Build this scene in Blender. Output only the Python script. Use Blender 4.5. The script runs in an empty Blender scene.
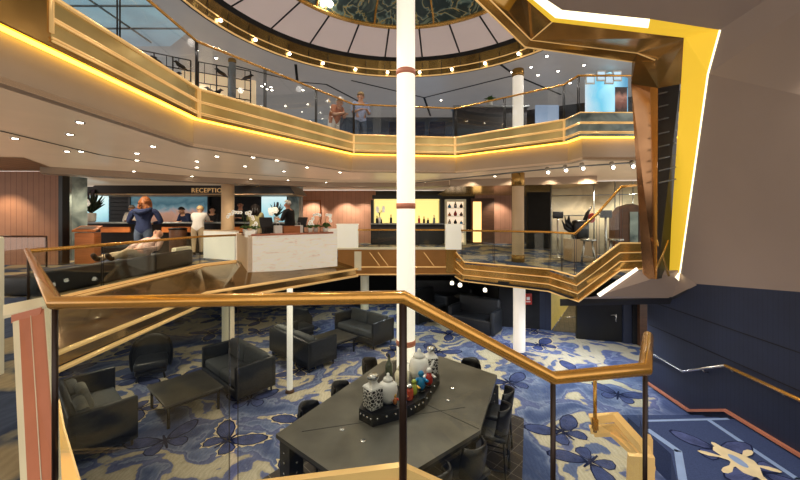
import bpy, math, random
from mathutils import Vector as V, Matrix as M
random.seed(7)
SC = bpy.context.scene
COL = SC.collection
PI = math.pi
EYE = 1.26                       # eye height above the reception deck (metres)
F, CX, CY = 355.6, 400.0, 215.0  # focal length in pixels of a 16 mm lens, horizon row
LF = -3.6 + EYE                  # lower lounge floor
RF = 0.0                         # reception floor
UF = 1.75 + EYE                  # upper floor
RC = 1.13 + EYE                  # reception ceiling
UC = 3.9 + EYE                   # upper ceiling
LC = -1.78 + EYE                 # lounge ceiling

def U(px, py, e):                # a point of the level e (relative to the eye) seen at a pixel
    d = -e * F / (py - CY)
    return V(((px - CX) * d / F, d, e + EYE))
def D(px, py, d):                # a point at depth d seen at a pixel
    return V(((px - CX) * d / F, d, EYE - (py - CY) * d / F))

# ---------------------------------------------------------------- materials
def lin(c):
    return tuple((x / 12.92 if x <= 0.04045 else ((x + 0.055) / 1.055) ** 2.4) for x in c)
def hx(s):
    return lin(tuple(int(s[i:i + 2], 16) / 255 for i in (0, 2, 4)))
def nodes(name):
    m = bpy.data.materials.new(name); m.use_nodes = True
    nt = m.node_tree
    return m, nt, nt.nodes['Principled BSDF']
def N(nt, t, **kw):
    n = nt.nodes.new(t)
    for k, v in kw.items():
        if k in n.inputs.keys(): n.inputs[k].default_value = v
        else: setattr(n, k, v)
    return n
def ramp(nt, stops, interp='LINEAR'):
    r = nt.nodes.new('ShaderNodeValToRGB'); r.color_ramp.interpolation = interp
    e = r.color_ramp.elements
    while len(e) < len(stops): e.new(0.5)
    for q, (p, c) in zip(e, stops):
        q.position = p; q.color = (*c, 1)
    return r
def mat(name, col, rough=.5, metal=0., var=.08, scale=6., stretch=(1, 1, 1), emit=0., ecol=None, bump=0., spec=.5, coat=0.):
    c = hx(col) if isinstance(col, str) else col
    m, nt, b = nodes(name)
    tc = N(nt, 'ShaderNodeTexCoord'); mp = N(nt, 'ShaderNodeMapping'); mp.inputs['Scale'].default_value = stretch
    nz = N(nt, 'ShaderNodeTexNoise', Scale=scale, Detail=3.)
    nt.links.new(tc.outputs['Object'], mp.inputs['Vector']); nt.links.new(mp.outputs[0], nz.inputs['Vector'])
    r = ramp(nt, [(.3, tuple(x * (1 - var) for x in c)), (.7, tuple(min(1, x * (1 + var)) for x in c))])
    nt.links.new(nz.outputs['Fac'], r.inputs['Fac']); nt.links.new(r.outputs['Color'], b.inputs['Base Color'])
    b.inputs['Roughness'].default_value = rough; b.inputs['Metallic'].default_value = metal
    b.inputs['Specular IOR Level'].default_value = spec
    if coat: b.inputs['Coat Weight'].default_value = coat
    if emit:
        b.inputs['Emission Color'].default_value = (*(hx(ecol) if ecol else c), 1); b.inputs['Emission Strength'].default_value = emit
    if bump:
        bp = N(nt, 'ShaderNodeBump', Strength=bump, Distance=.01); nt.links.new(nz.outputs['Fac'], bp.inputs['Height']); nt.links.new(bp.outputs[0], b.inputs['Normal'])
    return m
def emis(name, col, s):
    m, nt, b = nodes(name)
    c = hx(col) if isinstance(col, str) else col
    b.inputs['Base Color'].default_value = (*c, 1); b.inputs['Roughness'].default_value = .6
    b.inputs['Emission Color'].default_value = (*c, 1); b.inputs['Emission Strength'].default_value = s
    return m
def glass(name, tint, refl=1.0):
    m = bpy.data.materials.new(name); m.use_nodes = True; nt = m.node_tree; nt.nodes.clear()
    o = N(nt, 'ShaderNodeOutputMaterial'); mx = N(nt, 'ShaderNodeMixShader'); t = N(nt, 'ShaderNodeBsdfTransparent'); g = N(nt, 'ShaderNodeBsdfGlossy')
    t.inputs['Color'].default_value = (*tint, 1); g.inputs['Roughness'].default_value = .0; g.inputs['Color'].default_value = (refl, refl, refl, 1)
    f = N(nt, 'ShaderNodeFresnel', IOR=1.35)
    mn = N(nt, 'ShaderNodeMath', operation='MINIMUM'); mn.inputs[1].default_value = .07; nt.links.new(f.outputs[0], mn.inputs[0]); nt.links.new(mn.outputs[0], mx.inputs[0]); nt.links.new(t.outputs[0], mx.inputs[1]); nt.links.new(g.outputs[0], mx.inputs[2]); nt.links.new(mx.outputs[0], o.inputs[0])
    return m
def striped(name, c1, c2, axis=0, scale=12., rough=.5, metal=0., sharp=(.04, .08)):
    """vertical boards: thin dark joints every 1/scale m along one object axis"""
    m, nt, b = nodes(name)
    tc = N(nt, 'ShaderNodeTexCoord'); sp = N(nt, 'ShaderNodeSeparateXYZ'); nt.links.new(tc.outputs['Object'], sp.inputs[0])
    mu = N(nt, 'ShaderNodeMath', operation='MULTIPLY'); mu.inputs[1].default_value = scale; nt.links.new(sp.outputs[axis], mu.inputs[0])
    fr = N(nt, 'ShaderNodeMath', operation='FRACT'); nt.links.new(mu.outputs[0], fr.inputs[0])
    r = ramp(nt, [(sharp[0], hx(c2)), (sharp[1], hx(c1))]); nt.links.new(fr.outputs[0], r.inputs['Fac'])
    nz = N(nt, 'ShaderNodeTexNoise', Scale=3., Detail=4.); nt.links.new(tc.outputs['Object'], nz.inputs['Vector'])
    mx = N(nt, 'ShaderNodeMix', data_type='RGBA', blend_type='MULTIPLY'); mx.inputs[0].default_value = .35
    nt.links.new(r.outputs['Color'], mx.inputs[6]); nt.links.new(nz.outputs['Fac'], mx.inputs[7]); nt.links.new(mx.outputs[2], b.inputs['Base Color'])
    b.inputs['Roughness'].default_value = rough; b.inputs['Metallic'].default_value = metal
    return m
def carpet(name, stops, scale=.9, warp=.6, seed=0.):
    m, nt, b = nodes(name)
    tc = N(nt, 'ShaderNodeTexCoord'); mp = N(nt, 'ShaderNodeMapping'); mp.inputs['Location'].default_value = (seed, seed * .7, 0)
    nt.links.new(tc.outputs['Object'], mp.inputs['Vector'])
    n1 = N(nt, 'ShaderNodeTexNoise', Scale=scale * 1.15, Detail=2.5, Roughness=.55, Distortion=warp)
    n2 = N(nt, 'ShaderNodeTexNoise', Scale=scale * 9, Detail=3.)
    n3 = N(nt, 'ShaderNodeTexNoise', Scale=220., Detail=1.)
    w = N(nt, 'ShaderNodeTexWave', Scale=5., Distortion=9., Detail=2.)
    for q in (n1, n2, n3, w): nt.links.new(mp.outputs[0], q.inputs['Vector'])
    ad = N(nt, 'ShaderNodeMath', operation='MULTIPLY_ADD'); ad.inputs[1].default_value = .10
    nt.links.new(n2.outputs['Fac'], ad.inputs[0]); nt.links.new(n1.outputs['Fac'], ad.inputs[2])
    r = ramp(nt, stops); nt.links.new(ad.outputs[0], r.inputs['Fac'])
    mx = N(nt, 'ShaderNodeMix', data_type='RGBA', blend_type='MULTIPLY'); mx.inputs[0].default_value = .13
    nt.links.new(r.outputs['Color'], mx.inputs[6]); nt.links.new(w.outputs['Color'], mx.inputs[7])
    mx2 = N(nt, 'ShaderNodeMix', data_type='RGBA', blend_type='MULTIPLY'); mx2.inputs[0].default_value = .3
    nt.links.new(mx.outputs[2], mx2.inputs[6]); nt.links.new(n3.outputs['Fac'], mx2.inputs[7])
    nt.links.new(mx2.outputs[2], b.inputs['Base Color'])
    b.inputs['Roughness'].default_value = .95; b.inputs['Specular IOR Level'].default_value = .1
    return m
def tiles(name, c1, c2, rough=.35, size=3.2, rot=PI / 4):
    m, nt, b = nodes(name)
    tc = N(nt, 'ShaderNodeTexCoord'); mp = N(nt, 'ShaderNodeMapping'); mp.inputs['Rotation'].default_value = (0, 0, rot)
    br = N(nt, 'ShaderNodeTexBrick', Scale=size); br.offset = 0.
    br.inputs['Color1'].default_value = (*hx(c1), 1); br.inputs['Color2'].default_value = (*[x * .8 for x in hx(c1)], 1); br.inputs['Mortar'].default_value = (*hx(c2), 1)
    br.inputs['Mortar Size'].default_value = .012; br.inputs['Brick Width'].default_value = .7; br.inputs['Row Height'].default_value = .7
    nt.links.new(tc.outputs['Object'], mp.inputs['Vector']); nt.links.new(mp.outputs[0], br.inputs['Vector']); nt.links.new(br.outputs['Color'], b.inputs['Base Color'])
    b.inputs['Roughness'].default_value = rough
    return m
def marble(name):
    m, nt, b = nodes(name)
    tc = N(nt, 'ShaderNodeTexCoord'); mp = N(nt, 'ShaderNodeMapping'); mp.inputs['Scale'].default_value = (1, 1, 4)
    nz = N(nt, 'ShaderNodeTexNoise', Scale=2.2, Detail=8., Roughness=.65, Distortion=1.4)
    nt.links.new(tc.outputs['Object'], mp.inputs['Vector']); nt.links.new(mp.outputs[0], nz.inputs['Vector'])
    r = ramp(nt, [(.28, hx('c4b698')), (.42, hx('efe6d2')), (.7, hx('fbf6ea'))]); nt.links.new(nz.outputs['Fac'], r.inputs['Fac']); nt.links.new(r.outputs['Color'], b.inputs['Base Color'])
    b.inputs['Roughness'].default_value = .3
    b.inputs['Emission Color'].default_value = (*hx('fff3dc'), 1); b.inputs['Emission Strength'].default_value = .2  # slight glow added so the marble looks brightly lit
    return m
def mural(name, stops, scale=1.4, strength=.4, axis='Z'):
    m, nt, b = nodes(name)
    tc = N(nt, 'ShaderNodeTexCoord'); nz = N(nt, 'ShaderNodeTexNoise', Scale=scale, Detail=6., Distortion=.8)
    sp = N(nt, 'ShaderNodeSeparateXYZ'); nt.links.new(tc.outputs['Generated'], sp.inputs[0]); nt.links.new(tc.outputs['Object'], nz.inputs['Vector'])
    ad = N(nt, 'ShaderNodeMath', operation='MULTIPLY_ADD'); ad.inputs[1].default_value = .55
    sb = N(nt, 'ShaderNodeMath', operation='SUBTRACT'); sb.inputs[1].default_value = .28
    nt.links.new(nz.outputs['Fac'], ad.inputs[0]); nt.links.new(sp.outputs[axis], ad.inputs[2]); nt.links.new(ad.outputs[0], sb.inputs[0])
    r = ramp(nt, stops); nt.links.new(sb.outputs[0], r.inputs['Fac'])
    nt.links.new(r.outputs['Color'], b.inputs['Base Color']); nt.links.new(r.outputs['Color'], b.inputs['Emission Color'])
    b.inputs['Emission Strength'].default_value = strength; b.inputs['Roughness'].default_value = .5
    return m
def brass_panels(name, c1, c2, rough, scale=1.2, stretch=(1, 1, 1), metal=.9, emit=0.):
    m, nt, b = nodes(name)
    tc = N(nt, 'ShaderNodeTexCoord'); mp = N(nt, 'ShaderNodeMapping'); mp.inputs['Scale'].default_value = stretch
    nz = N(nt, 'ShaderNodeTexNoise', Scale=scale, Detail=3., Distortion=.5)
    nt.links.new(tc.outputs['Object'], mp.inputs['Vector']); nt.links.new(mp.outputs[0], nz.inputs['Vector'])
    r = ramp(nt, [(.3, hx(c1)), (.68, hx(c2))]); nt.links.new(nz.outputs['Fac'], r.inputs['Fac']); nt.links.new(r.outputs['Color'], b.inputs['Base Color'])
    b.inputs['Metallic'].default_value = metal; b.inputs['Roughness'].default_value = rough
    if emit: nt.links.new(r.outputs['Color'], b.inputs['Emission Color']); b.inputs['Emission Strength'].default_value = emit
    bp = N(nt, 'ShaderNodeBump', Strength=.08, Distance=.02); nt.links.new(nz.outputs['Fac'], bp.inputs['Height']); nt.links.new(bp.outputs[0], b.inputs['Normal'])
    return m

MT = dict(
    gold=brass_panels('brushed_gold', 'b07f38', 'dcae62', .2, 1.6, (1, 1, .4), .75, .07),
    gold_trim=mat('polished_gold_trim', 'f2c47e', .25, .5, .05, emit=.3),  # emission keeps the trims bright where their reflections are dull
    brass_band=brass_panels('brass_band', 'a88a4c', 'e0c684', .2, .9, (1, 1, .4), .7, .10), ring_brass=brass_panels('ring_brass', '6a5430', 'a88c52', .22, 1.2, (1, 1, .4), .8),  # brass_band glows slightly, lightening the fascia beyond what the lamps give
    bronze=brass_panels('bronze_mirror', '6c5230', '9c7a46', .09, .9, metal=.82, emit=.06),  # faint emission lifts the mirror panels in place of reflected light
    dark_bronze=brass_panels('dark_bronze', '7a5a2a', 'a68046', .2, .8, emit=.10),  # emission brightens the soffit facets, which get little light
    copper=mat('copper_handrail', 'd69c46', .26, .72, .1, 9., coat=.5, emit=.05),
    copper_panel=brass_panels('copper_panel', '7c5436', 'b88a62', .16, 1.4, metal=.8),
    rose=mat('rose_copper', 'd4886a', .5, .15, .06, 4., (1, 1, 1)),
    dark_post=mat('dark_bronze_post', '33231b', .35, .4, .1),
    black=mat('black_lacquer', '101012', .35, 0, .2),
    black_matt=mat('black_matt', '17171a', .8, 0, .2),
    charcoal=mat('charcoal', '26262a', .6, 0, .15),
    table=mat('table_top_zinc', '5e5b52', .34, .25, .28, 2.2, bump=.05),
    leather=mat('dark_leather', '24272b', .42, 0, .15, 14., bump=.1),
    fabric=mat('grey_velvet', '54585a', .75, 0, .12, 18., bump=.15),
    pillow=mat('grey_pillow', '94948a', .8, 0, .12, 20.),
    taupe=mat('taupe_panel', '937f70', .6, 0, .04, 1.2, emit=.13),  # emission stands in for light missing on the stair casing
    taupe_light=mat('pale_ceiling', 'c4b09a', .32, 0, .06, 1.5, emit=.26, ecol='c8a884'),  # ceiling emits as fill, in place of bounced light
    band=mat('taupe_band', 'a8917a', .42, 0, .05, 1.2, emit=.05),  # weak fill glow; the band itself is no lamp
    ceil_grey=mat('grey_ceiling', '9a938e', .4, 0, .08, 1., emit=.32, ecol='98928e'),  # emission imitates bounce light on the upper ceiling
    cone=mat('mauve_grey_panel', 'b3a39c', .6, 0, .04, 1., emit=.42, ecol='b3a19a'),  # cone panels glow as soft fill for the atrium
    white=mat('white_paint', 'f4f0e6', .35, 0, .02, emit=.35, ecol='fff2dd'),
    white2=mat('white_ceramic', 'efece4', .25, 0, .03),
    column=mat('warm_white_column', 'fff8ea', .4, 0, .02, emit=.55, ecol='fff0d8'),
    cream=mat('cream_stone', 'e0d4b2', .5, 0, .06, 3., emit=.12), pilaster=mat('pale_lit_stone', 'f0ead6', .4, 0, .04, 3., emit=.3),  # pilaster stone carries its own glow to look lit
    beige=mat('beige_column', 'd2b48e', .5, 0, .05, 3.),
    wood=striped('walnut_boards', 'c48a66', '7a4c38', 0, 7., .5),
    pinkwood=striped('rose_wood_boards', 'd09c84', 'ac7862', 0, 5., .5),
    wood_plain=mat('orange_wood', 'b06a3a', .45, 0, .2, 3., (1, 1, 8)),
    brownwood=mat('brown_wood', '5b3b27', .45, 0, .25, 3., (1, 1, 8)),
    stone=brass_panels('teal_stone', '4c5a5a', 'a0aca4', .35, 2.2, metal=.3, emit=.08),  # small emission lightens the stone where it stands dark
    navy=striped('navy_wall_panel', '28314a', '202840', 1, 14., .55, 0, (.06, .2)),
    blue_wall=mat('deep_blue_wall', '1d2b4a', .5, 0, .1),
    dark_wall=mat('dark_wall', '1e1c1e', .6, 0, .2),
    grey_wall=mat('grey_wall', '4a4a4c', .6, 0, .1),
    carpet=carpet('butterfly_carpet', [(.0, hx('46527e')), (.40, hx('596894')), (.46, hx('7482aa')), (.50, hx('96a2c0')), (.51, hx('66709e')), (.555, hx('8088b2')), (.567, hx('cec3a8')), (.61, hx('e4d9be')), (.68, hx('dccfb2')), (.69, hx('7483ac')), (.8, hx('56658f'))], .9, .7),
    carpet_b=carpet('reception_carpet', [(.0, hx('2c3448')), (.46, hx('54617c')), (.53, hx('3f4a66')), (.56, hx('8c8a80')), (.62, hx('b8a888'))], 1.1, .9, 4.),
    carpet_land=mat('blue_landing_carpet', '3f4c72', .95, 0, .18, 60., spec=.1),
    stripe=mat('pale_blue_stripe', '8fa6cf', .9, 0, .05, spec=.1),
    wing=mat('butterfly_wing', '4c5682', .95, 0, .3, 7., spec=.1),
    wing_edge=mat('butterfly_edge', '202848', .95, 0, .1, spec=.1),
    wing_cream=mat('butterfly_cream', 'e6d5ac', .95, 0, .1, spec=.1),
    floor_tile=tiles('dark_wood_tile', '3c332c', '8d8478'),
    glass=glass('rail_glass', (.93, .96, .94)),
    glass_dim=glass('bronze_rail_glass', (.80, .80, .76)),
    glass_clear=glass('clear_glass', (.97, .98, .98)),
    glass_edge=mat('glass_edge', '23201c', .3, 0, .1),
    cove=emis('cove_yellow', (1., .60, .05), 5.),
    cove_soft=emis('cove_amber', (.80, .50, .035), .62),
    cove_white=emis('cove_white', (1., .88, .58), 1.5),
    lamp=emis('lamp_lens', (1., .9, .72), 14.),
    lamp_soft=emis('lamp_soft', (1., .88, .66), 2.2), strip=emis('stair_strip', (1., .9, .74), 1.1),
    amber=emis('amber_glow', (1., .62, .2), 1.5),
    yellow_glow=emis('yellow_glow', (.9, .72, .24), .9),
    marble=marble('white_marble'),
    skin=mat('skin', 'dba98a', .55, 0, .05), skin_b=mat('skin_tan', 'c98f70', .55, 0, .05),
    eye=mat('eye', '1c1512', .3), lip=mat('lip', 'a85a50', .5),
    hair_auburn=mat('auburn_hair', '8f552c', .55, 0, .3, 40.), hair_dark=mat('dark_hair', '1a1412', .5, 0, .3, 40.), hair_blond=mat('blond_hair', 'd9bb88', .55, 0, .2, 40.), hair_grey=mat('grey_hair', 'c9c3ba', .6, 0, .15, 40.),
    navy_cloth=mat('navy_cloth', '1d2a4e', .85, 0, .15, 25.), black_cloth=mat('black_cloth', '16161c', .85, 0, .15, 25.), white_cloth=mat('white_cloth', 'ece8e2', .85, 0, .05, 25.), olive_cloth=mat('olive_cloth', '9c9468', .85, 0, .12, 25.),
    rust_cloth=mat('rust_cloth', 'b8734e', .85, 0, .15, 25.), pale_blue_cloth=mat('pale_blue_cloth', 'a9b6d8', .85, 0, .25, 30.), jeans=mat('jeans', '5b6a80', .85, 0, .15, 25.), beige_cloth=mat('beige_cloth', 'c9b494', .85, 0, .1, 25.),
    plaid=mat('pink_striped_cloth', 'd6b3a6', .85, 0, .4, 30.),
    leaf=mat('green_leaf', '4b6b2c', .5, 0, .3, 12.), dark_leaf=mat('dark_leaf', '26361f', .5, 0, .3, 12.), petal=mat('white_petal', 'fbf6e6', .6, 0, .04, emit=.25, ecol='fff8e6'), purple=mat('purple_bloom', '3a3048', .6, 0, .3, 12.),
    red=mat('red_paint', 'b83226', .4), blue=mat('blue_glaze', '2484b8', .3), lime=mat('lime_glaze', 'a8b848', .4), yellow=mat('yellow_glaze', 'd8a838', .4), orange=mat('orange_lacquer', 'c8763c', .45, 0, .1),
    silver=mat('silver', 'c9c9c6', .25, .9, .05), pattern=None,
    steel=mat('steel_grey', '8d9294', .35, .6), cable=mat('grey_strip', '77706a', .5),
    dome=None)

# ---------------------------------------------------------------- mesh builder
class MB:
    def __init__(s): s.v = []; s.f = []; s.mi = []; s.sm = []
    def add(s, vs, fs, mi=0, sm=False):
        o = len(s.v); s.v += [V(p) for p in vs]
        for f in fs: s.f.append([o + i for i in f]); s.mi.append(mi); s.sm.append(sm)
        return s
    def poly(s, pts, mi=0): return s.add(pts, [list(range(len(pts)))], mi)
    def box(s, c, size, rz=0, mi=0, tilt=None):
        x, y, z = (q / 2 for q in size); c = V(c)
        R = M.Rotation(rz, 3, 'Z')
        if tilt: R = R @ M.Rotation(tilt[1], 3, tilt[0])
        vs = [c + R @ V((a * x, b * y, d * z)) for d in (-1, 1) for b in (-1, 1) for a in (-1, 1)]
        return s.add(vs, [(0, 2, 3, 1), (4, 5, 7, 6), (0, 1, 5, 4), (2, 6, 7, 3), (0, 4, 6, 2), (1, 3, 7, 5)], mi)
    def rbox(s, c, size, r=.03, rz=0, mi=0, tilt=None, seg=3):
        """box with rounded vertical and horizontal edges (superellipse rings)"""
        hx_, hy, hz = (q / 2 for q in size); r = min(r, hx_ * .98, hy * .98, hz * .98); c = V(c)
        R = M.Rotation(rz, 3, 'Z')
        if tilt: R = R @ M.Rotation(tilt[1], 3, tilt[0])
        prof = [(-hz + r - r * math.cos(a), r - r * math.sin(a)) for a in [PI / 2 * k / seg for k in range(seg + 1)]]
        prof = [(z, i) for z, i in prof] + [(-z, i) for z, i in reversed(prof)]
        vs = []; n = 4 * (seg + 1)
        for z, ins in prof:
            for q in range(4):
                sx, sy = ((1, 1), (-1, 1), (-1, -1), (1, -1))[q]
                for k in range(seg + 1):
                    a = q * PI / 2 + PI / 2 * k / seg; rr = max(r - ins, 0.0005)
                    vs.append(c + R @ V((sx * (hx_ - r) + rr * math.cos(a), sy * (hy - r) + rr * math.sin(a), z)))
        fs = [(j * n + i, j * n + (i + 1) % n, (j + 1) * n + (i + 1) % n, (j + 1) * n + i) for j in range(len(prof) - 1) for i in range(n)]
        fs += [tuple(reversed(range(n))), tuple(range((len(prof) - 1) * n, len(prof) * n))]
        return s.add(vs, fs, mi, True)
    def prism(s, pts, z0, z1, mi=0, top_mi=None):
        n = len(pts); vs = [(p[0], p[1], z0) for p in pts] + [(p[0], p[1], z1) for p in pts]
        s.add(vs, [(i, (i + 1) % n, n + (i + 1) % n, n + i) for i in range(n)] + [tuple(reversed(range(n)))], mi)
        o = len(s.v) - 2 * n
        s.f.append([o + n + i for i in range(n)]); s.mi.append(mi if top_mi is None else top_mi); s.sm.append(False)
        return s
    def tube(s, path, r, n=10, mi=0, closed=False, rads=None, sq=False):
        P = [V(p) for p in path]; m = len(P); vs = []
        up0 = V((0, 0, 1))
        for i, p in enumerate(P):
            a = P[(i - 1) % m] if (closed or i > 0) else None; b = P[(i + 1) % m] if (closed or i < m - 1) else None
            t1 = (p - a).normalized() if a is not None else None; t2 = (b - p).normalized() if b is not None else None
            t = (t1 + t2).normalized() if (t1 is not None and t2 is not None) else (t1 if t2 is None else t2)
            k = 1.0
            if t1 is not None and t2 is not None: k = 1 / max(.5, t.dot(t1))
            up = up0 if abs(t.z) < .95 else V((0, 1, 0))
            x = t.cross(up).normalized(); y = x.cross(t).normalized()
            rr = rads[i] if rads else r
            for q in range(n):
                a_ = 2 * PI * (q + (.5 if sq else 0)) / n
                vs.append(p + x * math.cos(a_) * rr * k + y * math.sin(a_) * rr)
        fs = [(i * n + q, i * n + (q + 1) % n, ((i + 1) % m) * n + (q + 1) % n, ((i + 1) % m) * n + q) for i in range(m if closed else m - 1) for q in range(n)]
        if not closed: fs += [tuple(reversed(range(n))), tuple((m - 1) * n + q for q in range(n))]
        return s.add(vs, fs, mi, not sq)
    def lathe(s, prof, c=(0, 0, 0), n=20, mi=0, sm=True, sx=1., sy=1., rot=0.):
        c = V(c); vs = []
        for r, z in prof:
            for q in range(n):
                a = 2 * PI * q / n + rot; vs.append(c + V((max(r, .0004) * math.cos(a) * sx, max(r, .0004) * math.sin(a) * sy, z)))
        m = len(prof)
        fs = [(i * n + q, i * n + (q + 1) % n, (i + 1) * n + (q + 1) % n, (i + 1) * n + q) for i in range(m - 1) for q in range(n)]
        fs += [tuple(reversed(range(n))), tuple((m - 1) * n + q for q in range(n))]
        return s.add(vs, fs, mi, sm)
    def ball(s, c, r, n=10, mi=0, R=None):
        r = (r, r, r) if isinstance(r, (int, float)) else r; c = V(c); vs = []; h = n // 2 + 1
        for i in range(h + 1):
            t = PI * i / h
            for q in range(n):
                a = 2 * PI * q / n; p = V((r[0] * max(math.sin(t), .01) * math.cos(a), r[1] * max(math.sin(t), .01) * math.sin(a), -r[2] * math.cos(t)))
                vs.append(c + (R @ p if R else p))
        return s.add(vs, [(i * n + q, i * n + (q + 1) % n, (i + 1) * n + (q + 1) % n, (i + 1) * n + q) for i in range(h) for q in range(n)], mi, True)
    def loft(s, rows, mi=0, closed=False):
        n = len(rows[0]); vs = [p for r in rows for p in r]; m = n if closed else n - 1
        return s.add(vs, [(j * n + i, j * n + (i + 1) % n, (j + 1) * n + (i + 1) % n, (j + 1) * n + i) for j in range(len(rows) - 1) for i in range(m)], mi)
    def slab(s, pts, off, mi=0):
        """a flat polygon given thickness by the vector off"""
        n = len(pts); off = V(off); P = [V(p) for p in pts]
        return s.add(P + [p + off for p in P], [tuple(range(n)), tuple(reversed(range(n, 2 * n)))] + [(i, n + i, n + (i + 1) % n, (i + 1) % n) for i in range(n)], mi)
    def build(s, name, mats, parent=None, local=False):
        me = bpy.data.meshes.new(name)
        vs = s.v
        if parent is not None and not local:
            inv = PM[parent.name].inverted(); vs = [inv @ p for p in s.v]
        me.from_pydata([tuple(p) for p in vs], [], s.f); me.update()
        mats = mats if isinstance(mats, (list, tuple)) else [mats]
        for m in mats: me.materials.append(MT[m] if isinstance(m, str) else m)
        for p, mi, sm in zip(me.polygons, s.mi, s.sm): p.material_index = mi; p.use_smooth = sm
        o = bpy.data.objects.new(name, me); COL.objects.link(o)
        PM[o.name] = PM[parent.name].copy() if parent is not None else M.Identity(4)
        if parent is not None: o.parent = parent
        return o
PM = {}
def tag(o, label, cat, group=None, kind=None):
    o['label'] = label; o['category'] = cat
    if group: o['group'] = group
    if kind: o['kind'] = kind
    return o
def thing(name, label, cat, loc=(0, 0, 0), rz=0, group=None):
    o = bpy.data.objects.new(name, None); COL.objects.link(o); o.empty_display_size = .1
    o.location = loc; o.rotation_euler = (0, 0, rz)
    PM[o.name] = M.Translation(V(loc)) @ M.Rotation(rz, 4, 'Z')
    return tag(o, label, cat, group)
def dup(root, loc, rz, label=None):
    r = root.copy(); COL.objects.link(r); r.location = loc; r.rotation_euler = (0, 0, rz)
    PM[r.name] = M.Translation(V(loc)) @ M.Rotation(rz, 4, 'Z')
    if label: r['label'] = label
    for ch in list(root.children):
        c = ch.copy(); COL.objects.link(c); c.parent = r
        for g in list(ch.children):
            d = g.copy(); COL.objects.link(d); d.parent = c
    return r
def struct(name, b, m):
    o = b.build(name, m); o['kind'] = 'structure'; return o
def E(x, y, e): return V((x, y, e + EYE))
def P3(pts, e): return [V((p[0], p[1], e + EYE)) for p in pts]
# ================================================================= SETTING
# ---- lower lounge floor (carpet with woven butterflies, part of the floor mesh)
def butterfly(b, c, size, rot, z, mats=(1, 2, 3), cream=True):
    def pt(x, y, dz): 
        ca, sa = math.cos(rot), math.sin(rot)
        return (c[0] + size * (x * ca - y * sa), c[1] + size * (x * sa + y * ca), z + dz)
    up = [(.02, .03), (.10, .17), (.22, .30), (.37, .38), (.50, .39), (.55, .33), (.52, .22), (.46, .12), (.36, .04), (.18, -.01)]
    lo = [(.02, -.02), (.15, -.03), (.27, -.06), (.31, -.15), (.28, -.25), (.20, -.31), (.11, -.25), (.05, -.14)]
    for sx in (-1, 1):
        for w in (up, lo):
            m = (sum(p[0] for p in w) / len(w), sum(p[1] for p in w) / len(w))
            if cream:
                ring = []
                for i, p in enumerate(w):
                    q = w[(i + 1) % len(w)]
                    ring.append((m[0] + (p[0] - m[0]) * 1.38, m[1] + (p[1] - m[1]) * 1.38))
                    h = ((p[0] + q[0]) / 2, (p[1] + q[1]) / 2); ring.append((m[0] + (h[0] - m[0]) * 1.12, m[1] + (h[1] - m[1]) * 1.12))
                b.poly([pt(sx * p[0], p[1], .001) for p in ring], mats[2])
            b.poly([pt(sx * (m[0] + (p[0] - m[0]) * 1.07), m[1] + (p[1] - m[1]) * 1.07, .002) for p in w], mats[1])
            b.poly([pt(sx * (m[0] + (p[0] - m[0]) * .93), m[1] + (p[1] - m[1]) * .93, .003) for p in w], mats[0])
            for k in range(1, len(w) - 1):       # veins
                p = w[k]; r0 = (.03 * 1, w[0][1]); dx, dy = p[0] - r0[0], p[1] - r0[1]; L = math.hypot(dx, dy) or 1; nx, ny = -dy / L * .0035, dx / L * .0035
                b.poly([pt(sx * (r0[0] + nx), r0[1] + ny, .004), pt(sx * (r0[0] - nx), r0[1] - ny, .004), pt(sx * (r0[0] + dx * .85), r0[1] + dy * .85, .004)], mats[1])
    b.poly([pt(x, y, .005) for x, y in ((-.015, -.25), (.015, -.25), (.03, 0), (.015, .2), (-.015, .2), (-.03, 0))], mats[1])
b = MB()
b.poly([(-14, -6, LF), (9, -6, LF), (9, 20, LF), (-14, 20, LF)], 0)
spots = [(U(563, 432, -3.6), .95, .35), (U(525, 446, -3.6), .0, 0), (U(228, 440, -3.6), .95, -.5), (U(165, 441, -3.6), .95, .7), (U(540, 345, -3.6), 1.1, .3), (U(445, 318, -3.6), 1.1, 1.2),
         (U(590, 462, -3.6), .9, 2.2), (U(575, 372, -3.6), 1.0, 1.0), (U(618, 395, -3.6), .9, -.6), (U(300, 370, -3.6), .9, 1.2), (U(250, 400, -3.6), .9, .2)]
rnd = random.Random(11)
for i in range(9):
    for j in range(9):
        p = V((-7.5 + i * 1.45 + rnd.uniform(-.35, .35), 3.6 + j * 1.45 + rnd.uniform(-.35, .35), 0))
        if all((p.xy - q.xy).length > 1.0 for q, _, _ in spots) and p.x < 5.0: spots.append((p, rnd.uniform(.8, 1.05), rnd.uniform(0, 6.28)))
for p, s, r in spots:
    if s > 0: butterfly(b, p, s, r, LF, cream=rnd.random() < .55)
struct('floor', b, ['carpet', 'wing', 'wing_edge', 'wing_cream'])
# dark tiled dance-floor patch round the bar table
b = MB(); b.prism([(-1.95, 4.75), (-1.55, 5.25), (-.6, 6.9), (1.0, 7.1), (1.83, 6.56), (2.19, 6.28), (1.66, 4.83), (.9, 3.2), (-1.2, 3.2)], LF - .02, LF + .008)
struct('floor', b, 'floor_tile')
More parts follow.
